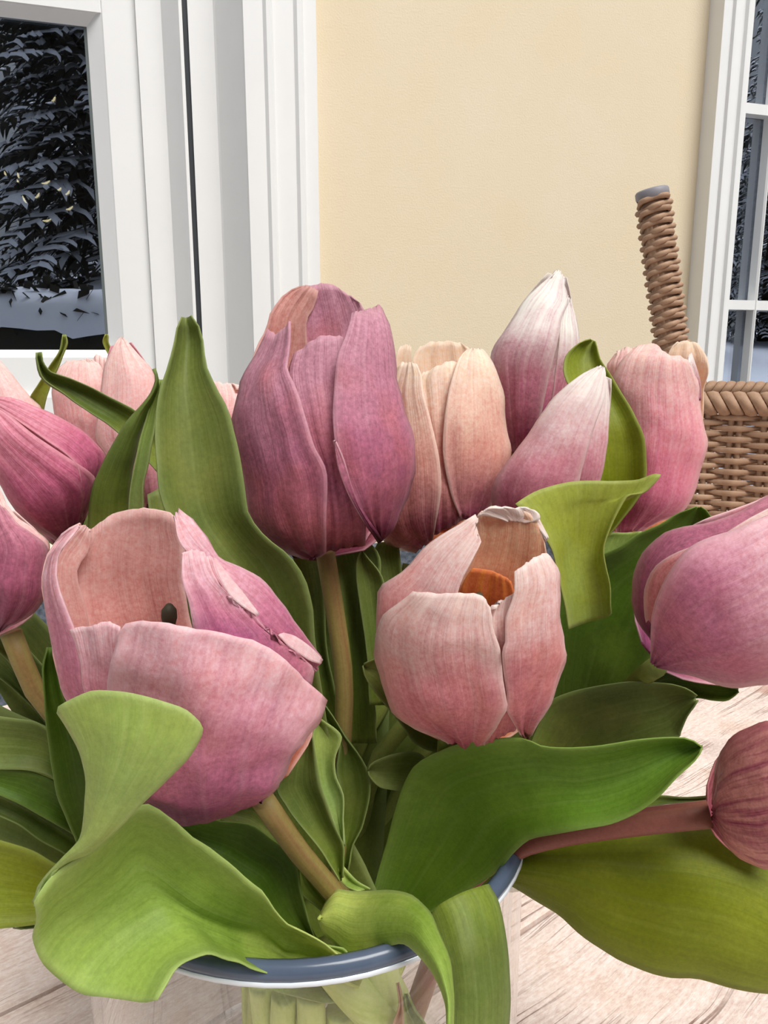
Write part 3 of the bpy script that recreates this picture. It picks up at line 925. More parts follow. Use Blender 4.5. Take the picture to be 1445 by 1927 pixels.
def tulip(key, label, axis, zb, zt, petals, stem=None, stem_mat='stem', back=None, back_mat=None, k=0.9, group='tulips in the vase', sr=0.0034, seed=1):
    """petals: list of dicts with traced edges; depth comes from a cup of the flower's own width around its axis"""
    a = pts(axis)
    b0, t0 = a[0], a[1]
    ax = t0 - b0
    L2 = (ax ** 2).sum()
    nrm = np.array([-ax[1], ax[0]]) / math.sqrt(L2)
    allp = []
    grids = []
    for p in petals:
        cv = lambda s: None if s is None else pts(s)
        S = coons(cv(p['L']), cv(p['R']), cv(p.get('B')), cv(p.get('T')), p.get('nu', 18), p.get('nv', 28))
        rg = p.get('rag', 3.5)
        for c_ in range(S.shape[1]):
            dl = noise.noise(Vector((c_ * 0.9, seed * 3.1, len(grids) * 5.7))) * rg
            for q_ in range(1, 4):
                dirv = S[-q_, c_] - S[-q_ - 3, c_]
                S[-q_, c_] = S[-q_, c_] + dirv / (np.linalg.norm(dirv) + 1e-6) * dl * (1.0, 0.55, 0.2)[q_ - 1]
        grids.append(S)
        allp.append(S.reshape(-1, 2))
    A = np.vstack(allp)
    s = ((A - b0) @ ax) / L2
    d = (A - b0) @ nrm
    edges = np.linspace(s.min(), s.max(), 15)
    cs, lo, hi = [], [], []
    for q in range(14):
        m = (s >= edges[q]) & (s <= edges[q + 1])
        if m.sum():
            cs.append((edges[q] + edges[q + 1]) / 2); lo.append(d[m].min()); hi.append(d[m].max())
    cs = [s.min()] + cs + [s.max()]
    lo = [d[s.argmin()] - 6] + lo + [d[s.argmax()] - 6]
    hi = [d[s.argmin()] + 6] + hi + [d[s.argmax()] + 6]
    lo = np.array(lo); hi = np.array(hi)
    for _ in range(1):
        lo[1:-1] = (lo[:-2] + 2 * lo[1:-1] + lo[2:]) / 4
        hi[1:-1] = (hi[:-2] + 2 * hi[1:-1] + hi[2:]) / 4
    def depth(S, side, off, cup=True):
        sh = S.shape[:-1]
        Q = S.reshape(-1, 2)
        ss = ((Q - b0) @ ax) / L2
        dd = (Q - b0) @ nrm
        l, h = np.interp(ss, cs, lo), np.interp(ss, cs, hi)
        c, hw = (l + h) / 2, (h - l) / 2 * 1.05 + 2
        if side < 0 and cup:          # the far wall of an open flower stands up instead of closing over
            hm = (np.array(hi) - np.array(lo)) / 2
            im = int(np.argmax(hm))
            up = ss > cs[im]
            hw = np.where(up, np.maximum(hw, 0.92 * hm[im] * 1.05), hw)
        q = np.clip(1 - ((dd - c) / hw) ** 2, 0, 1) ** 0.5
        zax = zb + (zt - zb) * ss
        z = zax - side * (q * hw * zax / F * k + off)
        return z.reshape(sh)
    base_w = P(b0[0], b0[1], zb)
    # stem path into the vase
    i = len(TULIPS)
    e = stem_end(i)
    if stem is None:
        neck = VC + Vector((0, 0, VTOP + 0.012)) + (Vector((base_w.x, base_w.y, 0)) - VC) * 0.30
        neck.z = VTOP + 0.012
        path = [base_w, base_w.lerp(neck, 0.5) + Vector((0, 0, -0.012)), neck, e]
    else:
        path = [P(*q) for q in stem] + [e]
    root = empty('tulip', e, label, 'tulip', group)
    TULIPS[key] = root
    tube('stem', path[::-1], [sr * 1.25, sr * 1.1, sr, sr * 1.05], M[stem_mat], root)
    for j, p in enumerate(petals):
        side = p.get('side', 1)
        G = PN(grids[j], depth(grids[j], side, p.get('off', 0.0)))
        G = rough(G, p.get('amp', 0.0014), 55, seed + j * 1.3, p.get('ridge', 0.0010), p.get('nr', 8))
        sheet('petal', G, p.get('th', 0.0011), M[p['m']], root)
    if back:
        s0, s1 = back
        ss = np.linspace(s0, s1, 22)
        l, h = np.interp(ss, cs, lo), np.interp(ss, cs, hi)
        l, h = l + 0.05 * (h - l), h - 0.05 * (h - l)
        for f0, f1, off in ((0.0, 0.62, 0.0026), (0.38, 1.0, 0.0040)):
            u = np.linspace(f0, f1, 15)[None, :]
            dd = (l[:, None] * (1 - u) + h[:, None] * u)
            S = b0 + ss[:, None, None] * ax + dd[..., None] * nrm
            G = PN(S, depth(S, -1, off, s1 < 0.85))
            sheet('petal', G, 0.001, M[back_mat or petals[0]['m']], root, toward=base_w + Vector((0, 0, 0.03)))
    return root

def pistil(root, px, py, z, up=(0, 0, 1), s=1.0):
    b = P(px, py, z)
    u = Vector(up).normalized()
    tube('pistil', [b - u * 0.02 * s, b - u * 0.004 * s, b + u * 0.012 * s], [0.0024 * s] * 9 + [0.0031 * s, 0.0031 * s, 0.0012 * s], M['pistil'], root, 10)
    for q in range(5):
        a = q * 2 * math.pi / 5 + 0.5
        side = Vector((math.cos(a), math.sin(a), 0))
        c = b - u * 0.016 * s + side * 0.007 * s
        tube('stamen', [c - u * 0.008 * s, c + side * 0.002 * s, c + u * 0.012 * s + side * 0.003 * s], [0.0009 * s, 0.001 * s, 0.0019 * s, 0.0017 * s], M['anther'], root, 8, 4)

# mauve tulip standing in the middle
tulip('t1', 'tall dusky mauve tulip with split front petals beside the tall green leaf', 'J:470,1500 500,110', 0.272, 0.262, [
    dict(m='p_mauve_in', side=-1, L='J:330,1440 120,1200 60,900 60,650 140,430 195,330 210,250 290,140 370,106', R='J:480,1440 420,1000 410,480 400,370 400,280 440,210 455,150 458,130', T='J:410,104'),
    dict(m='p_mauve', side=-1, off=0.0014, L='J:480,1440 380,1000 330,500 330,300 320,200 340,140', R='J:700,1420 900,1100 860,700 780,450 690,215 640,170', T='J:370,112 440,98 520,95 590,132'),
    dict(m='p_mauve', off=-0.002, L='J:460,1470 470,1300 450,1060 390,900 350,760 310,640 300,540 330,450', R='J:700,1430 700,1300 640,1060 610,900 600,600 610,450 600,370', T='J:360,432 400,398 440,375 480,353 540,352'),
    dict(m='p_mauve', off=0.001, L='J:430,1500 300,1480 180,1390 100,1280 60,1050 20,820 40,690 70,580 140,440 200,325', R='J:430,1500 495,1460 500,1300 505,1060 440,920 400,790 350,630 303,530 310,440 325,292', T='J:215,335 240,345 290,315', amp=0.002),
    dict(m='p_mauve', off=0.0022, L='J:780,1415 720,1330 640,1200 565,1040 545,900 535,750 545,600 557,470 600,360 640,235', R='J:780,1415 870,1330 945,1190 972,1060 960,920 920,740 870,500 830,330 797,218', T='J:690,222 770,203', amp=0.002),
    dict(m='p_plum', off=0.0030, nu=6, nv=16, L='J:775,1412 690,1300 610,1160 560,1030 545,930 541,900', R='J:778,1410 720,1320 670,1230 640,1150 590,1000 545,900', amp=0.0006),
  ], stem=[(612, 1040, 0.272), (630, 1150, 0.276), (648, 1290, 0.28), (640, 1500, 0.285), (640, 1680, 0.29)], back=(0.0, 0.75), back_mat='p_mauve', stem_mat='stem_brown', sr=0.0033, seed=1)

tulip('t2', 'peach and pink tulip with cream rim close behind the mauve tulip', 'J:1060,1440 1090,400', 0.312, 0.306, [
    dict(m='p_peach_in', side=-1, L='J:1000,1300 900,900 860,560 868,450 890,412', R='J:1060,1300 1000,900 960,560 940,480 938,412', T='J:905,404'),
    dict(m='p_peach_in', side=-1, off=0.001, L='J:1000,1350 960,900 945,600 945,480 985,412', R='J:1200,1350 1350,900 1300,600 1250,440 1225,415', T='J:1040,392 1110,387 1180,392'),
    dict(m='p_peach', off=-0.0015, L='J:1010,1400 1020,1000 990,760 970,600 1000,548', R='J:1220,1300 1200,1080 1180,900 1180,760 1190,600 1178,490', T='J:1050,528 1100,500 1150,484'),
    dict(m='p_peach', off=0.0005, L='J:960,1475 800,1420 740,1250 760,1000 790,700 840,560 878,502', R='J:1050,1400 1090,1150 1080,980 1040,800 1000,650 992,560 965,508', T='J:920,496'),
    dict(m='p_peach', off=0.0012, L='J:1190,1295 1140,1160 1100,960 1110,760 1140,600 1180,480 1222,430', R='J:1290,1330 1400,1130 1445,950 1420,800 1400,640 1340,470 1295,427', T='J:1260,424'),
  ], back=(0.02, 0.8), seed=3)

tulip('t3', 'tall closed tulip bud with a white pointed tip', 'K:235,960 450,75', 0.357, 0.345, [
    dict(m='p_white', off=-0.001, L='K:300,960 400,700 440,430 450,310 480,200', R='K:380,960 480,660 545,470 543,400 520,290 492,215', T='K:487,205'),
    dict(m='p_white', off=0.0008, L='K:200,960 150,780 105,490 180,350 270,220 360,125 425,80', R='K:300,960 370,700 400,560 430,430 455,300 493,225 480,150 468,108', T='K:440,72'),
  ], back=(0, 0.97), seed=5)

tulip('t4', 'plump closed tulip bud with cream tip and rosy base below the tall bud', 'K:250,1330 640,545', 0.292, 0.278, [
    dict(m='p_white2', off=-0.001, L='K:360,1330 500,1150 560,850 600,650 640,550', R='K:480,1330 600,1180 640,1080 672,900 690,700 680,600 652,545'),
    dict(m='p_white2', off=0.0006, L='K:200,1330 115,1200 122,1110 180,1000 260,890 390,710 480,625 560,575 630,545', R='K:440,1330 520,1150 560,1000 610,820 655,680 660,590 652,545', T='K:645,540'),
  ], back=(0, 0.97), k=0.8, seed=7)

tulip('t5', 'bright rose pink tulip in front of the wicker leg', 'K:790,1340 930,440', 0.338, 0.326, [
    dict(m='p_peach_in', side=-1, L='K:900,1200 950,800 940,560 975,455 1010,420', R='K:1060,1150 1130,850 1125,660 1160,560 1152,490 1105,428', T='K:1050,411'),
    dict(m='p_pink', off=-0.001, L='K:740,1200 690,800 680,640 668,530 700,480', R='K:860,1250 850,800 800,600 830,480 820,436', T='K:760,440'),
    dict(m='p_pink', off=0.0012, L='K:715,1340 700,1150 690,850 690,640 730,510 800,452', R='K:850,1338 945,1290 1045,1228 1110,1040 1140,910 1128,760 1112,640 1085,560 1060,512', T='K:850,432 910,445 960,486 1010,486', amp=0.0022, nr=10),
    dict(m='p_white2', off=0.0020, nu=8, nv=14, L='K:1110,700 1090,620 1060,560 1050,512', R='K:1122,700 1118,620 1100,530 1076,465', T='K:1062,505', amp=0.001),
  ], back=(0, 0.8), seed=11)

t6 = tulip('t6', 'open blush tulip showing a dark orange heart', 'B:600,1370 860,130', 0.258, 0.228, [
    dict(m='p_blush_in', side=-1, L='B:560,1200 500,900 600,600 700,400 740,270 730,180', R='B:900,1200 1100,800 1130,500 1125,350 1105,270 1060,225', T='B:760,135 860,108 960,108 1040,140', edge=1),
    dict(m='p_heart', side=-1, off=-0.006, rag=1, L='B:620,1200 600,800 640,620 665,520 720,430', R='B:900,1200 960,800 960,700 960,600 930,500', T='B:800,440 880,470', amp=0.001),
    dict(m='p_rim', side=-1, off=-0.001, nu=12, nv=10, L='B:905,175 840,155 770,145 740,160', R='B:1000,190 1080,172 1085,140 1060,118', T='B:790,112 860,100 980,104', amp=0.0008),
    dict(m='p_rim', side=-1, off=0.0005, nu=8, nv=10, L='B:1010,190 1060,235 1105,275 1118,288', R='B:1084,165 1100,200 1125,250 1131,268', amp=0.0006),
    dict(m='p_blush', off=-0.0015, L='B:560,1340 230,1000 180,820 205,620 222,530 340,440 430,340 540,250 640,185 735,140', R='B:700,1340 600,900 640,600 640,565 665,490 730,370 770,290 758,262 742,215', T='B:748,165', amp=0.0016),
    dict(m='p_blush', off=-0.0015, L='B:780,1400 800,1000 780,760 815,665 850,640', R='B:960,1305 1010,1100 1000,900 980,700 960,560', T='B:900,600'),
    dict(m='p_blush', off=0.0012, L='B:590,1385 400,1290 290,1205 220,1060 168,900 180,800 230,690 300,630 390,557', R='B:772,1430 800,1388 905,1200 905,1150 890,1050 875,900 840,790 822,690 818,655', B='B:690,1415', T='B:480,568 560,572 640,570 720,572 790,598', amp=0.0022),
    dict(m='p_blush', off=0.0018, L='B:985,1342 905,1210 912,1140 880,900 900,840 905,720 940,590 945,450', R='B:1015,1345 1050,1290 1150,1130 1240,930 1235,850 1215,740 1200,560 1207,460 1165,358', T='B:1000,408 1110,352', amp=0.002),
  ], back=(0.0, 0.55), k=0.72, stem=[(845, 1375, 0.262), (830, 1470, 0.298), (770, 1600, 0.312), (700, 1740, 0.306)], seed=13)
pistil(t6, 893, 1160, 0.246, (0.1, -0.2, 1), 0.7)

t7 = tulip('t7', 'large wide open rose tulip with a dark pistil and torn rim', 'A:980,1400 400,110', 0.232, 0.205, [
    dict(m='p_rose_in', side=-1, L='A:760,1300 420,900 270,600 245,340 300,230 303,180', R='A:900,1300 900,900 760,640 722,480 706,400 716,270 684,200 686,135', T='A:400,112 530,88 630,106'),
    dict(m='p_rose_in', side=-1, off=-0.003, L='A:600,1300 230,940 160,760 115,560 95,400 120,280 185,195 255,158', R='A:760,1300 420,1000 330,760 300,600 280,500 252,420 248,345 300,270 302,190', T='A:285,166', amp=0.0018),
    dict(m='p_rose', off=-0.001, nu=10, L='A:420,1150 200,935 150,750 115,560 95,400 118,285 185,197 250,160', R='A:520,1150 290,900 262,760 235,640 185,500 150,380 165,280 255,172', amp=0.0008, rag=1),
    dict(m='p_rose', off=-0.0012, L='A:480,1150 300,930 255,760 215,618', R='A:640,1150 420,900 430,720 436,604', T='A:260,608 310,600 370,580'),
    dict(m='p_rose', off=-0.0024, L='A:1290,800 1160,680 1070,630 1010,560 900,480 850,400 800,300 730,280 690,220 672,120', R='A:1310,765 1320,742 1260,660 1170,540 1060,400 960,330 880,285 830,200 760,122 700,92', T='A:683,100', amp=0.0016),
    dict(m='p_rose', off=0.0010, L='A:760,660 735,500 705,400 705,300 712,285', R='A:1280,880 1272,775 1100,645 1030,560 930,485 870,400 835,310', B='A:900,690 1060,730 1170,790', T='A:745,266 790,275', amp=0.0016),
    dict(m='p_rose', off=0.0034, nu=24, L='A:560,1410 450,1320 370,1150 350,950 365,820 395,720 405,650 440,605', R='A:1090,1340 1170,1240 1240,1110 1310,1030 1340,930', rag=2.5, B='A:640,1465 740,1478 860,1450 1000,1390', T='A:530,582 640,590 720,606 900,640 1040,672 1150,740 1270,850', amp=0.003),
    dict(m='p_rim_pink', off=0.0018, nu=6, nv=16, rag=0, ridge=0.0003, amp=0.0005, L='A:835,300 868,385 925,478 1035,558', R='A:852,305 905,372 985,462 1046,548'),
    dict(m='p_rim_pink', off=0.0018, nu=6, nv=12, rag=0, ridge=0.0003, amp=0.0005, L='A:1130,640 1180,695 1265,752 1313,767', R='A:1150,630 1200,645 1270,695 1322,748'),
  ], back=(0.04, 0.45), k=0.72, stem=[(494, 1505, 0.232), (560, 1600, 0.245), (640, 1695, 0.262), (700, 1790, 0.278)], stem_mat='stem_brown', seed=17)
pistil(t7, 318, 1188, 0.214, (0.05, -0.25, 1), 0.72)

tulip('t8', 'heavy dusky pink tulip leaning out toward the wicker chair', 'F:860,990 1640,350', 0.262, 0.236, [
    dict(m='p_rose', side=-1, L='F:900,900 760,700 800,420 1000,280 1300,150 1500,80', R='F:1500,1000 1700,800 1750,600 1720,300 1650,100', T='F:1580,60'),
    dict(m='p_plum', off=-0.003, L='F:830,960 815,875 737,740 720,600 727,480 785,382 900,290 1140,236 1300,165 1445,92 1600,40', R='F:1000,960 960,800 960,600 1100,420 1300,320 1445,240 1640,140'),
    dict(m='p_blush', off=-0.0012, amp=0.0008, L='F:860,920 790,780 780,600 830,480 940,400 1110,330 1220,290 1445,160 1620,100', R='F:1000,900 980,740 1000,560 1120,440 1300,360 1445,300 1650,180'),
    dict(m='p_rose', off=0.0034, nu=24, L='F:822,985 814,850 812,740 870,600 960,450 1040,372 1200,302 1445,190 1640,120', R='F:870,1015 980,1065 1110,1112 1260,1141 1445,1126 1600,1050 1740,850 1760,600', T='F:1740,300', amp=0.0022),
  ], back=(0.0, 0.9), stem=[(1235, 1255, 0.26), (1200, 1281, 0.286), (1080, 1390, 0.318), (860, 1580, 0.318)], seed=19)

tulip('t9', 'drooping tulip with dark pink stripes on a red stem over the table', 'G:1120,660 1750,560', 0.25, 0.226, [
    dict(m='p_stripe', off=-0.001, L='G:1140,740 1180,790 1280,900 1400,960 1500,990 1650,950 1760,800', R='G:1150,600 1300,700 1500,760 1760,700'),
    dict(m='p_stripe', off=0.001, nu=22, L='G:1130,690 1165,770 1250,870 1330,925 1450,960 1600,900 1740,720', R='G:1122,610 1132,490 1150,372 1230,270 1330,205 1445,160 1600,170 1740,420', amp=0.0018),
  ], back=(0.0, 0.95), stem=[(1335, 1532, 0.25), (1200, 1547, 0.256), (1060, 1568, 0.266), (960, 1600, 0.28), (860, 1690, 0.292)], stem_mat='stem_red', sr=0.0042, seed=23)

tulip('t10', 'magenta tulip lying to the side with streaked pointed petals', 'I:430,1230 -80,560', 0.282, 0.262, [
    dict(m='p_magenta', off=-0.0008, L='I:460,1230 440,900 250,740 50,600 -60,530', R='I:470,1215 500,1140 590,900 608,832 520,740 400,660 250,580 60,510 -50,490', amp=0.0012),
    dict(m='p_magenta', off=0.0008, L='I:330,1350 150,1225 40,1085 -60,900 -120,750 -110,600', R='I:450,1222 500,1130 545,965 400,852 200,722 50,602 -60,540', amp=0.0015),
  ], back=(0, 0.95), stem=[(143, 990, 0.282), (160, 1100, 0.285), (300, 1400, 0.285), (480, 1640, 0.283)], seed=29)

tulip('t11', 'dark plum tulip tucked below the streaked magenta tulip', 'I:60,1850 10,1080', 0.262, 0.25, [
    dict(m='p_pale', off=-0.001, L='I:100,1700 40,1300 -20,1150 -40,1000', R='I:240,1500 285,1345 205,1262 105,1195 30,1090 0,1030', amp=0.001),
    dict(m='p_plum', off=0.001, nu=22, L='I:-60,1850 -150,1700 -180,1450 -140,1200 -60,1080', R='I:30,1825 150,1762 240,1665 275,1500 288,1375 230,1300 110,1225 20,1130', amp=0.002),
  ], back=(0, 0.9), stem=[(20, 1190, 0.262), (85, 1330, 0.268), (260, 1480, 0.275), (480, 1690, 0.28)], stem_mat='stem_brown', seed=31)

tulip('t12', 'pale pink tulip peeking above the streaked magenta tulip', 'I:150,800 -30,280', 0.335, 0.33, [
    dict(m='p_pale', off=0.0, L='I:40,800 -120,650 -130,450 -60,290', R='I:280,760 250,590 150,470 60,372 0,300 -30,280'),
  ], back=(0, 0.95), seed=37)
tulip('t13', 'pale blush tulip with rounded top by the casement window', 'I:480,850 450,290', 0.362, 0.36, [
    dict(m='p_pale', side=-1, L='I:500,800 500,500 510,300', R='I:620,800 640,500 595,285', T='I:545,258'),
    dict(m='p_pale', off=0.0, L='I:400,850 310,640 290,480 320,345 372,292', R='I:620,850 650,600 600,400 560,310 520,300', T='I:450,284'),
  ], back=(0, 0.9), seed=41)
tulip('t14', 'slender pale pink closed bud rising above the crossing leaves', 'I:860,1130 690,165', 0.345, 0.338, [
    dict(m='p_magenta', off=-0.001, L='I:800,1130 730,950 750,820 800,700', R='I:930,1130 955,900 940,780 900,690', amp=0.001),
    dict(m='p_pale', off=0.001, L='I:790,1130 620,850 548,740 550,620 572,440 592,330 632,230 668,168', R='I:900,1130 905,700 895,480 865,355 790,268 725,192 702,170', T='I:683,162', amp=0.001),
  ], back=(0, 0.96), seed=43)
tulip('t15', 'small pale pink tulip mostly hidden behind the mauve tulip', 'I:1320,800 1290,400', 0.385, 0.38, [
    dict(m='p_pale', off=0.0, L='I:1220,800 1170,600 1180,450 1215,410', R='I:1450,800 1440,600 1400,480 1335,470', T='I:1270,425 1300,425'),
  ], back=(0, 0.9), seed=47)

# ------------------------------------------------------------------ leaves (each a part of its tulip)
LSEED = [100]
def leaf(owner, m, L, R, zs, B=None, T=None, tilt=0.0, camber=0.003, nu=14, nv=30, amp=0.0012, ridge=0.0005, th=0.0009, label=None):
    cv = lambda s: None if s is None else pts(s)
    S = coons(cv(L), cv(R), cv(B), cv(T), nu, nv)
    v = np.linspace(0, 1, nv + 1)[:, None]
    u = np.linspace(0, 1, nu + 1)[None, :]
    zc = resample(np.array([[q, 0.0] for q in zs]), nv + 1)[:, 0][:, None] if len(zs) > 2 else np.interp(v[:, 0], np.linspace(0, 1, len(zs)), zs)[:, None]
    zz = np.interp(v[:, 0], np.linspace(0, 1, len(zs)), zs)
    ker = np.ones(5) / 5
    zz = np.convolve(np.pad(zz, 2, 'edge'), ker, 'valid')[:, None]
    z = zz + tilt * (u - 0.5) + camber * (4 * u * (1 - u) - 0.5)
    G = PN(S, z)
    LSEED[0] += 1
    G = rough(G, amp, 40, LSEED[0] * 0.77, ridge, 6)
    o = sheet('leaf', G, th, M[m], TULIPS[owner])
    if label:
        o['label'] = label
    return o

# tall upright leaf
leaf('t7', 'l_mid', 'X:560,1700 520,1500 440,1300 380,1100 306,950 295,870 294,800 296,750 302,723 319,676 332,636 339,603 346,598', 'X:640,1660 640,1500 610,1340 590,1200 588,1150 575,1092 546,1048 503,1014 465,971 455,910 442,829 428,773 408,730 385,683 375,630 362,606 354,597',
     [0.288, 0.28, 0.266, 0.254, 0.246, 0.243, 0.246, 0.252], tilt=0.004, camber=0.007, nv=44, label='broad upright green leaf with pointed tip')
# leaf crossing to the left
leaf('t14', 'l_mid', 'I:900,930 840,860 680,710 620,660 520,590 380,490 250,400 218,300 214,252', 'I:900,700 880,685 760,582 700,550 530,470 400,410 285,370 232,310 220,248', [0.315, 0.305, 0.298, 0.292, 0.288], camber=0.004)
# folded leaf beside it
leaf('t10', 'l_mid', 'I:480,1330 492,1225 510,1080 540,970 620,810 690,690 760,590 850,490 885,400 868,345', 'I:760,1330 735,1130 745,1000 765,880 800,720 840,600 890,460 895,420 872,342', [0.275, 0.268, 0.262, 0.26, 0.262], tilt=0.004, camber=-0.003)
leaf('t10', 'l_pale', 'I:740,1330 733,1130 745,1000 765,880 800,720 840,600 890,460 905,405', 'I:810,1330 808,1130 812,1000 842,850 880,640 892,480 908,400', [0.272, 0.266, 0.262, 0.262, 0.262], tilt=-0.003, camber=0.002, nu=8)
# thin tips at the left
leaf('t12', 'l_yellow', 'I:150,560 172,490 262,352 335,245 360,150', 'I:240,620 252,580 290,430 332,330 378,205 366,150', [0.33, 0.325, 0.32, 0.316], camber=0.002, nu=8)
leaf('t13', 'l_yellow', 'I:640,300 600,232 584,190 600,150', 'I:660,280 632,235 612,195 608,146', [0.36, 0.358, 0.356], camber=0.001, nu=6, nv=14)
# leaf behind the cream bud
leaf('t5', 'l_olive', 'K:560,1480 600,1300 620,1100 600,900 540,720 480,610 465,545 480,480 540,422 590,405', 'K:640,1480 650,1388 720,1300 782,1220 845,1120 856,1040 850,880 800,760 700,600 635,500 612,415', [0.315, 0.31, 0.306, 0.306, 0.312, 0.318], camber=0.005, nv=40, label='olive green leaf curling behind the cream tipped bud')
# wide leaf with a curled tip
leaf('t4', 'l_yellow', 'F:372,812 345,650 290,400 200,260 80,140', 'F:600,712 590,560 552,405 568,320 618,205 688,88 780,76 850,12 869,-20', [0.268, 0.264, 0.262, 0.26, 0.258], B='F:460,780 578,748', T='F:130,105 200,66 300,35 400,16 520,12 600,15 740,8 830,-24', tilt=0.006, camber=0.008, nu=26, nv=30, label='broad yellow green leaf with a curled tip')
# leaves on the right behind the leaning tulip
leaf('t8', 'l_deep', 'F:240,1230 230,1000 240,700 330,520 480,440 556,408 640,372 740,310 870,258 980,190 1058,156', 'F:640,1240 760,1060 860,900 950,700 1050,500 1150,350 1180,260 1142,218 1105,168 1080,156', [0.318, 0.315, 0.31, 0.305, 0.302], camber=0.006, nv=34)
leaf('t8', 'l_pale', 'F:480,560 530,420 555,330 600,302', 'F:700,440 745,350 765,285', [0.318, 0.316, 0.314], nu=8, nv=10)
leaf('t8', 'l_deep', 'F:640,1240 760,1095 850,1030 960,1050 1120,1090 1285,1140', 'F:800,1300 900,1220 1060,1182 1140,1190 1222,1190 1285,1146', [0.295, 0.288, 0.284, 0.28], camber=0.003)
leaf('t6', 'l_mid', 'F:140,1480 200,1350 270,1205 400,1150 560,1116 700,1105 900,1120 1000,1150 1056,1184', 'F:420,1640 640,1560 800,1480 960,1400 975,1370 1000,1290 1030,1235 1056,1186', [0.29, 0.283, 0.277, 0.272], camber=0.004, label='green leaf with a blunt corner over the table')
# bright leaf reaching right
leaf('t9', 'l_bright', 'X:690,1720 720,1620 745,1520 780,1440 850,1408 900,1396 962,1391 992,1396 1024,1408 1080,1410 1142,1405 1202,1393 1254,1388 1289,1388 1310,1396 1320,1405', 'X:800,1722 840,1700 876,1678 920,1652 945,1630 965,1606 996,1580 1038,1571 1097,1560 1150,1548 1205,1521 1240,1496 1275,1461 1310,1426 1321,1407', [0.298, 0.285, 0.268, 0.252, 0.244, 0.238, 0.236], camber=0.008, tilt=-0.004, nu=20, nv=44, label='bright green leaf pointing to the wooden table')
leaf('t6', 'l_mid', 'E:560,460 440,405 330,380 275,320 268,295', 'E:640,300 560,195 480,178 380,200 290,250 272,285', [0.285, 0.28, 0.277, 0.276], camber=0.003, nu=10, nv=16)
leaf('t6', 'l_mid', 'B:760,1500 600,1440 480,1418 400,1372 330,1272 232,1152 140,1032 124,962', 'B:800,1330 640,1250 480,1150 380,1050 300,960 240,900 165,932 130,952', [0.283, 0.28, 0.279, 0.278], camber=0.003)
# large olive leaf over the table
leaf('t9', 'l_olive', 'G:-60,1000 60,1046 170,1122 330,1222 480,1342 620,1432 800,1512 930,1546 1070,1556 1250,1602 1445,1640 1650,1650 1820,1560', 'G:-60,960 60,890 160,828 400,790 700,755 1000,733 1140,733 1300,780 1500,880 1700,1080 1820,1400 1830,1500', [0.288, 0.276, 0.268, 0.264, 0.262, 0.262], camber=-0.008, tilt=0.004, nu=22, nv=40, label='huge olive green leaf hanging over the table')
leaf('t9', 'l_mid', 'G:700,650 780,628 950,606 1200,590', 'G:760,600 860,564 1000,574 1200,568', [0.275, 0.272, 0.27], camber=0.001, nu=6, nv=12)
# curled leaf at the front left: bowl and turned-over flap
leaf('t7', 'l_lime', 'X:672,1856 622,1836 560,1828 500,1824 440,1808 392,1790 352,1799 326,1820 304,1862 295,1880', 'X:700,1826 650,1800 600,1772 536,1746 518,1722 494,1686 462,1664 400,1622 345,1578 290,1528 262,1522 222,1560 172,1600 110,1640 66,1698', [0.248, 0.238, 0.228, 0.218, 0.208, 0.2], B=None,
     T='X:262,1884 226,1880 190,1876 157,1872 105,1840 78,1811 63,1767 69,1727', tilt=-0.006, camber=0.014, nu=26, nv=40, amp=0.0022, ridge=0.001, label='lime green leaf bowl curling over the vase rim')
leaf('t7', 'l_pale', 'X:60,1706 70,1668 104,1630 147,1590 161,1533 163,1470 153,1424 129,1380 105,1343', 'X:72,1694 92,1656 133,1624 173,1604 220,1562 260,1522 306,1479 355,1430 380,1390 384,1372', [0.199, 0.194, 0.189, 0.185, 0.182, 0.182], T='X:107,1332 121,1322 170,1301 226,1303 290,1317 347,1335 380,1362', tilt=-0.004, camber=-0.005, nu=20, nv=34, amp=0.0012, label='turned over pale end of the curled leaf')
# leaves spilling over the front rim
leaf('t1', 'l_lime', 'E:-10,1110 15,1180 80,1240 150,1300 300,1266 450,1230 525,1292 600,1390 660,1500 688,1580 690,1700 690,1800', 'E:-4,1070 30,1000 92,926 180,935 300,945 420,950 520,980 600,1060 650,1150 690,1240 722,1340 736,1480 732,1640 730,1800', [0.252, 0.249, 0.238, 0.223, 0.212, 0.206, 0.203], camber=-0.006, tilt=0.004, nu=14, nv=40, label='lime green leaf arching over the vase rim')
leaf('t2', 'l_mid', 'E:600,1080 630,1160 660,1250 695,1360 712,1480 712,1660 710,1800', 'E:932,900 980,980 1006,1080 1026,1200 1041,1380 1046,1520 1036,1668 1020,1800', [0.243, 0.238, 0.234, 0.231, 0.229, 0.227], B='E:640,1030 690,996 800,942', camber=-0.005, tilt=0.008, nu=18, nv=36, label='green leaf hanging down outside the vase')
# leaves below the open rose tulip
leaf('t7', 'l_deep', 'D:860,1260 680,1150 500,915 300,800 100,700 -60,600', 'D:850,1215 792,1080 752,940 744,830 700,732 620,690 520,600 430,575 330,562 100,520', [0.262, 0.255, 0.25, 0.246], camber=0.005)
leaf('t10', 'l_mid', 'D:880,1060 850,1032 760,945 740,800 640,690 480,600 330,560', 'D:960,1010 905,965 850,900 760,760 640,580 560,460 420,440', [0.27, 0.265, 0.26, 0.256], camber=0.003)
leaf('t1', 'l_mid', 'D:985,885 955,840 800,620 700,480 640,372 720,180 800,70', 'D:990,870 1000,790 1002,700 962,612 930,540 868,380 842,250 822,90', [0.262, 0.26, 0.258, 0.257], camber=0.004)
leaf('t1', 'l_pale', 'D:1000,720 940,570 880,420 845,280 828,130 850,20', 'D:1002,690 1002,560 1004,420 964,310 962,220 992,100 880,10', [0.268, 0.268, 0.268, 0.268], camber=0.003, nu=10)
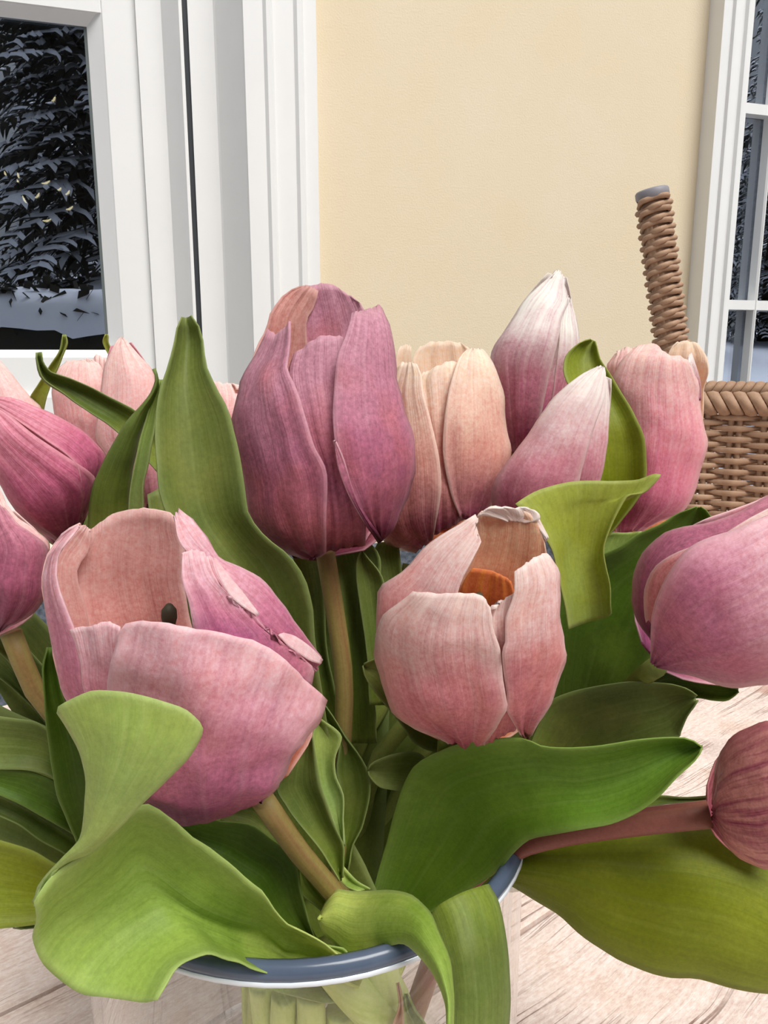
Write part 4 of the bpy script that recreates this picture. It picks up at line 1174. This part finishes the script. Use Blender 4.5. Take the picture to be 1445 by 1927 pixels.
leaf('t3', 'l_mid', 'D:1005,830 985,650 990,430 960,280 980,120 870,0 700,-250 600,-500', 'D:1020,830 1045,700 1092,600 1132,450 1142,340 1112,250 1000,108 930,0 750,-280 690,-480', [0.282, 0.28, 0.278, 0.276, 0.274], camber=0.004)
leaf('t7', 'l_lime', 'D:975,880 1020,925 1080,940', 'D:990,800 1070,890 1145,938', [0.268, 0.266, 0.264], nu=6, nv=10, camber=0.001)
leaf('t10', 'l_lime', 'D:800,1240 850,1280 930,1320 1030,1330', 'D:830,1205 900,1240 1000,1262 1025,1310', [0.252, 0.248, 0.246], nu=8, nv=12, camber=0.002)
# blades in the middle, under the mauve tulip
leaf('t15', 'l_mid', 'H:200,1100 170,800 120,500 60,250 20,60', 'H:300,1100 240,800 195,600 182,300 150,60', [0.30, 0.298, 0.296], camber=0.003, nu=8)
leaf('t2', 'l_mid', 'H:330,1100 320,700 292,400 260,200 235,40', 'H:460,1100 430,640 450,400 480,240 470,120 380,30', [0.302, 0.30, 0.298, 0.297], camber=0.004)
leaf('t2', 'l_mid', 'H:430,900 400,500 370,250 364,150 385,92', 'H:560,900 520,500 500,300 492,240 395,95', [0.295, 0.293, 0.292], camber=0.003, nu=8)
leaf('t2', 'l_mid', 'H:480,700 470,250 440,130 470,60', 'H:620,700 600,300 582,100 575,40', [0.308, 0.308, 0.308], camber=0.003, nu=8)
# left edge
leaf('t10', 'l_deep', 'C:330,1180 365,1088 320,985 268,870 245,765 226,600 212,440 207,270 232,170', 'C:520,1200 520,1000 500,800 470,650 400,500 310,440 262,280 240,172', [0.262, 0.255, 0.25, 0.247, 0.245], camber=0.005)
leaf('t11', 'l_mid', 'C:400,960 250,780 130,742 0,736 -120,740', 'C:400,700 300,600 215,542 160,512 60,502 0,498 -120,480', [0.275, 0.268, 0.264, 0.262], camber=0.003)
leaf('t11', 'l_deep', 'C:460,1120 332,1034 200,960 100,905 0,856 -120,800', 'C:460,950 330,860 250,790 130,742 0,730 -120,700', [0.278, 0.27, 0.266, 0.264], camber=0.002, nu=10)
leaf('t12', 'l_mid', 'C:420,1240 330,1150 200,1070 100,1000 0,950 -120,900', 'C:460,1110 320,1040 200,965 100,910 0,862 -120,810', [0.284, 0.278, 0.274, 0.272], camber=0.002, nu=10)
leaf('t12', 'l_olive', 'C:420,1440 300,1460 180,1460 100,1470 0,1480 -120,1500', 'C:420,1180 330,1180 260,1185 150,1130 0,1080 -120,1040', [0.275, 0.268, 0.264, 0.26], camber=0.004)
leaf('t12', 'l_mid', 'C:300,1460 200,1470 120,1482 60,1480', 'C:320,1380 240,1400 170,1430 120,1470', [0.285, 0.285, 0.285], nu=6, nv=8, camber=0.001)
leaf('t13', 'l_mid', 'C:400,700 220,430 120,330 50,240 -20,180 -80,120', 'C:420,520 260,330 180,250 100,160 30,110 -60,60', [0.295, 0.29, 0.286, 0.284], camber=0.003)
leaf('t13', 'l_mid', 'C:360,800 200,500 90,380 -20,300 -100,260', 'C:420,700 230,440 110,320 40,200 -60,120', [0.302, 0.298, 0.295, 0.293], camber=0.003)
leaf('t12', 'l_mid', 'X:300,1660 180,1540 80,1420 10,1320 -60,1200', 'X:430,1560 320,1400 220,1290 130,1220 60,1150', [0.305, 0.303, 0.302, 0.302], camber=0.005)
leaf('t13', 'l_mid', 'X:340,1740 190,1690 70,1620 -60,1560', 'X:380,1500 230,1430 90,1370 -60,1300', [0.296, 0.295, 0.294, 0.294], camber=0.005)
leaf('t12', 'l_mid', 'X:300,1300 200,1150 130,1050 60,1000', 'X:400,1200 330,1050 260,960 180,930', [0.318, 0.32, 0.322, 0.324], camber=0.005)
leaf('t15', 'l_mid', 'X:420,1300 330,1120 290,1000 280,930', 'X:520,1250 430,1050 380,960 330,900', [0.315, 0.318, 0.32, 0.322], camber=0.005)
# further leaves of the back tulips that close the middle of the bunch
leaf('t3', 'l_mid', 'X:640,1760 660,1600 690,1400 720,1200 760,1060', 'X:900,1760 930,1600 960,1400 960,1200 880,1080', [0.312, 0.318, 0.322, 0.324], camber=0.006)
leaf('t14', 'l_mid', 'X:480,1740 470,1600 500,1400 540,1200 600,1060', 'X:700,1760 720,1600 730,1400 730,1200 700,1060', [0.308, 0.312, 0.318, 0.322], camber=0.006)
leaf('t5', 'l_mid', 'X:800,1740 860,1600 920,1420 980,1260 1040,1150', 'X:940,1660 1020,1540 1100,1440 1160,1320 1180,1220', [0.315, 0.318, 0.32, 0.322], camber=0.006)
leaf('t13', 'l_mid', 'X:420,1760 320,1640 200,1500 120,1380 90,1280', 'X:560,1700 520,1560 420,1440 300,1320 200,1240', [0.298, 0.296, 0.295, 0.294], camber=0.006)
leaf('t15', 'l_mid', 'X:560,1800 520,1700 440,1600 380,1500 360,1400', 'X:760,1800 700,1660 640,1540 580,1440 520,1360', [0.29, 0.292, 0.294, 0.296], camber=0.006)
leaf('t4', 'l_mid', 'X:760,1800 780,1700 820,1600 880,1500 940,1440', 'X:930,1690 950,1640 980,1560 1020,1500 1060,1440', [0.305, 0.305, 0.303, 0.30], camber=0.006)

# leaf sheaths and cut stem ends seen through the front of the vase
leaf('t7', 'l_pale', 'X:480,1850 560,1870 620,1885 660,1880', 'X:470,1830 560,1830 650,1830 664,1860', [0.262, 0.26, 0.258], nu=8, nv=14, camber=0.004)
M['stem_cut'] = leaf_mat('pale_stem_base', (222, 234, 150), (214, 228, 140), (206, 222, 126), (226, 236, 160), (180, 200, 96), transl=0.2, streak_n=9)
def cut_stem(owner, path, r, m='stem_cut'):
    tube('stem_base', [P(*q) for q in path], r, M[m], TULIPS[owner], 14, 8)
cut_stem('t10', [(600, 1790, 0.256), (650, 1850, 0.26), (720, 1925, 0.266), (790, 2010, 0.275)], [0.006, 0.0066, 0.0066, 0.006])
cut_stem('t14', [(535, 1870, 0.268), (532, 1930, 0.272), (530, 2050, 0.285)], [0.0045, 0.0046, 0.0044])
cut_stem('t15', [(585, 1868, 0.266), (586, 1930, 0.27), (590, 2050, 0.285)], [0.005, 0.005, 0.0046])
cut_stem('t12', [(490, 1850, 0.272), (500, 1930, 0.278), (520, 2050, 0.29)], [0.0042, 0.0046, 0.0044])
cut_stem('t2', [(700, 1790, 0.268), (715, 1850, 0.27), (740, 1910, 0.274), (760, 2040, 0.288)], [0.0075, 0.0078, 0.007, 0.006])
cut_stem('t6', [(640, 1900, 0.272), (640, 1960, 0.277), (640, 2050, 0.288)], [0.005, 0.005, 0.0048])
leaf('t2', 'sheath', 'X:720,1990 735,1930 748,1890 745,1850', 'X:770,1990 762,1930 760,1890 752,1848', [0.262, 0.258, 0.258, 0.258], nu=6, nv=14, camber=0.003)
leaf('t2', 'l_lime', 'X:790,2000 778,1930 766,1900 762,1870', 'X:830,2000 802,1930 780,1900 766,1870', [0.272, 0.268, 0.266], nu=6, nv=12, camber=0.002)
